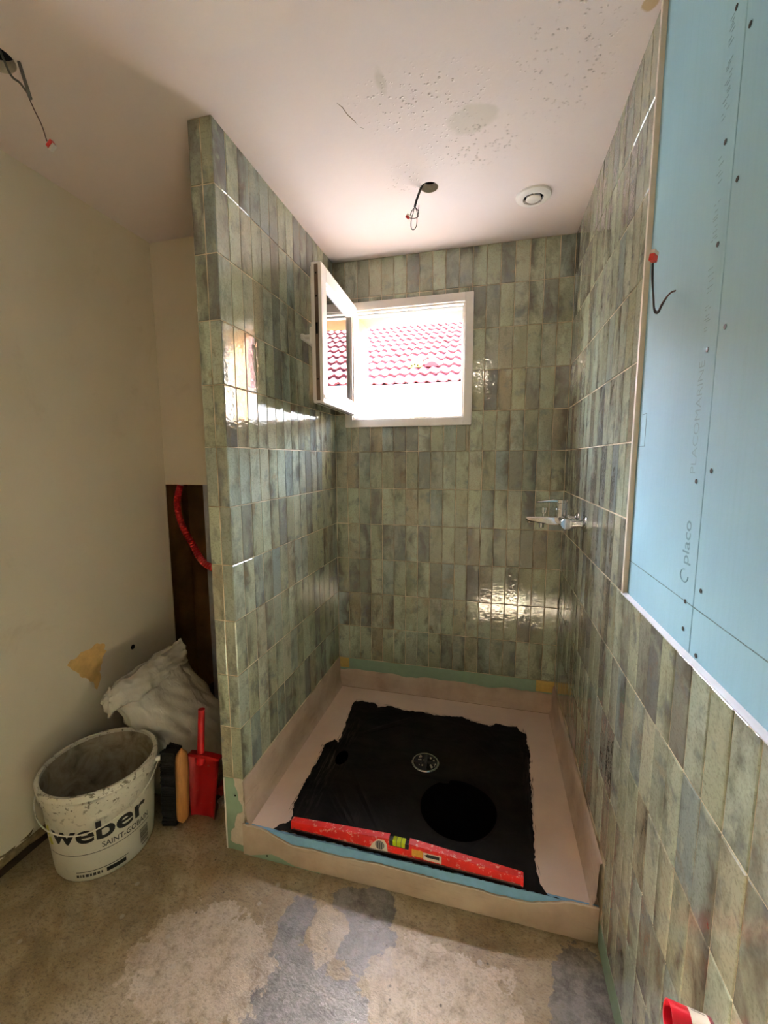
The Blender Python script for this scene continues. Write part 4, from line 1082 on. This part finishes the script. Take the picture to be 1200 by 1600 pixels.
obj('conductor', tube(bmesh.new(), spline(wp([(-1.566, -1.292, 2.436), (-1.545, -1.29, 2.385), (-1.525, -1.29, 2.345), (-1.512, -1.29, 2.303)]), 8), 0.0014, 8), 'cable_brown', w2, smooth=True)
clip(w2, Vector((-1.500, -1.29, 2.292)) - c0, (math.pi, math.radians(-35), 0), 1.0)
w3 = thing('wall_wire', 'pair of dark wires with a red connector poking out of the blue board', 'wire', (BX, -1.208, 1.813)); c0 = Vector(w3.location)
for d, mt in ((0.0, 'cable_black'), (0.0035, 'cable_brown')):
    obj('conductor', tube(bmesh.new(), spline(wp([(0.014, -1.207, 1.815), (-0.002, -1.208 - d, 1.808), (-0.016, -1.215, 1.785 + d), (-0.028, -1.232, 1.765 + d), (-0.042, -1.255, 1.762 + d), (-0.050, -1.268, 1.785 + d), (-0.056, -1.278 + d, 1.815), (-0.060, -1.286 + d, 1.842)]), 8), 0.0017, 8), mt, w3, smooth=True)
clip(w3, Vector((-0.061, -1.289, 1.850)) - c0, (0.1, 0.1, 0.9), 0.9)

# ------------------------------------------------------------------ ceiling vent
vt = thing('extract_vent', 'round white extract vent in the shower ceiling', 'vent', (-0.221, -0.342, ZC))
obj('flange', lathe(bmesh.new(), [(0.036, -0.002), (0.040, -0.012), (0.052, -0.012), (0.066, -0.006), (0.069, 0.0), (0.036, 0.0)], 48, True), 'pvc', vt, smooth=True, auto=40)
obj('throat', lathe(bmesh.new(), [(0, 0.0), (0.037, 0.0)], 32), 'dark_hole', vt, loc=(0, 0, -0.0006))
obj('centre_disc', lathe(bmesh.new(), [(0, -0.016), (0.024, -0.016), (0.029, -0.012), (0.027, -0.004), (0, -0.004)], 40), 'pvc', vt, smooth=True, auto=40)
bm = bmesh.new()
for k in range(3):
    a = 0.5 + k * 2.094; c, s = math.cos(a), math.sin(a); tube(bm, [(0.022 * c, 0.022 * s, -0.008), (0.041 * c, 0.041 * s, -0.008)], 0.003, 8)
obj('spokes', bm, 'pvc', vt)

# ------------------------------------------------------------------ bath and shower mixer on the right wall
TY, TZZ = -0.46, 1.222
mx = thing('mixer_tap', 'chrome single lever bath mixer tap on the right shower wall', 'tap', (0.0, TY, TZZ))
for s in (-1, 1):
    u = obj('wall_union', lathe(bmesh.new(), [(0, 0), (0.031, 0), (0.031, 0.004), (0.022, 0.012), (0.014, 0.014), (0.014, 0.036), (0.019, 0.037), (0.019, 0.056), (0.013, 0.058), (0, 0.058)], 28), 'chrome', mx, loc=(0, s * 0.075, 0), rot=(0, -math.pi / 2, 0), smooth=True, auto=30)
obj('body_bar', tube(bmesh.new(), [(-0.072, -0.098, 0), (-0.072, -0.092, 0), (-0.072, 0.092, 0), (-0.072, 0.098, 0)], [0.020, 0.023, 0.023, 0.020], 28), 'chrome', mx, smooth=True, auto=40)
bm = bmesh.new(); prism(bm, [(-0.06, 0.018), (-0.212, 0.014), (-0.216, 0.004), (-0.20, -0.004), (-0.12, -0.016), (-0.06, -0.018)], 1, -0.020, 0.020)
obj('spout', bm, 'chrome', mx).modifiers.new('b', 'BEVEL').width = 0.004
obj('aerator', lathe(bmesh.new(), [(0, -0.006), (0.011, -0.006), (0.011, 0.008), (0, 0.008)], 20), 'chrome', mx, loc=(-0.196, 0, -0.006))
obj('shower_outlet', lathe(bmesh.new(), [(0, -0.024), (0.0105, -0.024), (0.0105, 0), (0.014, 0.001), (0, 0.004)], 20), 'chrome', mx, loc=(-0.150, 0, -0.006), smooth=True, auto=30)
obj('diverter', lathe(bmesh.new(), [(0, 0.036), (0.012, 0.036), (0.013, 0.032), (0.011, 0.012), (0.005, 0.010), (0.005, 0), (0, 0)], 20), 'chrome', mx, loc=(-0.145, 0, 0.016), smooth=True, auto=30)
obj('cartridge', lathe(bmesh.new(), [(0.024, 0.0), (0.024, 0.034), (0.0225, 0.036), (0.0225, 0.058), (0.024, 0.060), (0.022, 0.072), (0, 0.073)], 32), 'chrome', mx, loc=(-0.078, 0, 0.012), smooth=True, auto=30)
bm = bmesh.new(); prism(bm, [(-0.050, 0.072), (-0.062, 0.084), (-0.11, 0.086), (-0.172, 0.076), (-0.176, 0.071), (-0.11, 0.074)], 1, -0.015, 0.015)
obj('lever', bm, 'chrome', mx).modifiers.new('b', 'BEVEL').width = 0.003

# ------------------------------------------------------------------ red sleeve tube out of the right wall
sl = thing('pipe_sleeve', 'short red pipe sleeve with a white label sticking out of the right wall', 'pipe', (0.0, -1.612, 0.590), (0, math.radians(-90), 0))
sl.rotation_euler = Vector((-1, 0.10, 0.10)).to_track_quat('Z', 'Y').to_euler()
obj('sleeve', lathe(bmesh.new(), [(0.024, -0.004), (0.024, 0.060), (0.0215, 0.060), (0.0215, 0.03), (0.0, 0.03)], 32), 'sleeve_red', sl, smooth=True, auto=40)
obj('label_band', lathe(bmesh.new(), [(0.0244, 0.008), (0.0244, 0.034)], 32), 'label_white', sl, smooth=True)
obj('dark_band', lathe(bmesh.new(), [(0.0246, 0.000), (0.0246, 0.0075)], 32), 'dark_red', sl, smooth=True)
bm = bmesh.new()
for k in range(7):
    a0 = 2.0 + k * 0.16; z0 = 0.012 + 0.003 * (k % 2)
    bm.faces.new([bm.verts.new((0.0247 * math.cos(a), 0.0247 * math.sin(a), z)) for a, z in ((a0, z0), (a0 + 0.06, z0), (a0 + 0.06, 0.030), (a0, 0.030))])
obj('label_marks', bm, 'ink_grey', sl)

# ------------------------------------------------------------------ bare bulb hanging behind the viewer (its glints show in the tiles)
lamp = thing('hanging_bulb', 'bare bulb hanging from the ceiling behind the viewer', 'lamp', (-0.48, -2.62, 2.39))
obj('flex', tube(bmesh.new(), [(0, 0, 0.06), (0, 0, ZC - 2.39)], 0.003, 8), 'cable_black', lamp)
obj('socket', lathe(bmesh.new(), [(0, 0.075), (0.012, 0.075), (0.018, 0.06), (0.018, 0.032), (0, 0.032)], 20), 'black', lamp)
t = NT('lit_bulb'); t.done((1, 0.86, 0.66, 1), 0.4); t.put(t.b.inputs['Emission Color'], (1.0, 0.84, 0.66, 1)); t.b.inputs['Emission Strength'].default_value = BULB / (math.pi * 4 * math.pi * 0.03 ** 2)
M['bulb'] = t.m
obj('glass_bulb', lathe(bmesh.new(), [(0, -0.032), (0.018, -0.027), (0.029, -0.012), (0.031, 0.002), (0.025, 0.018), (0.015, 0.030), (0, 0.033)], 24), 'bulb', lamp, smooth=True)
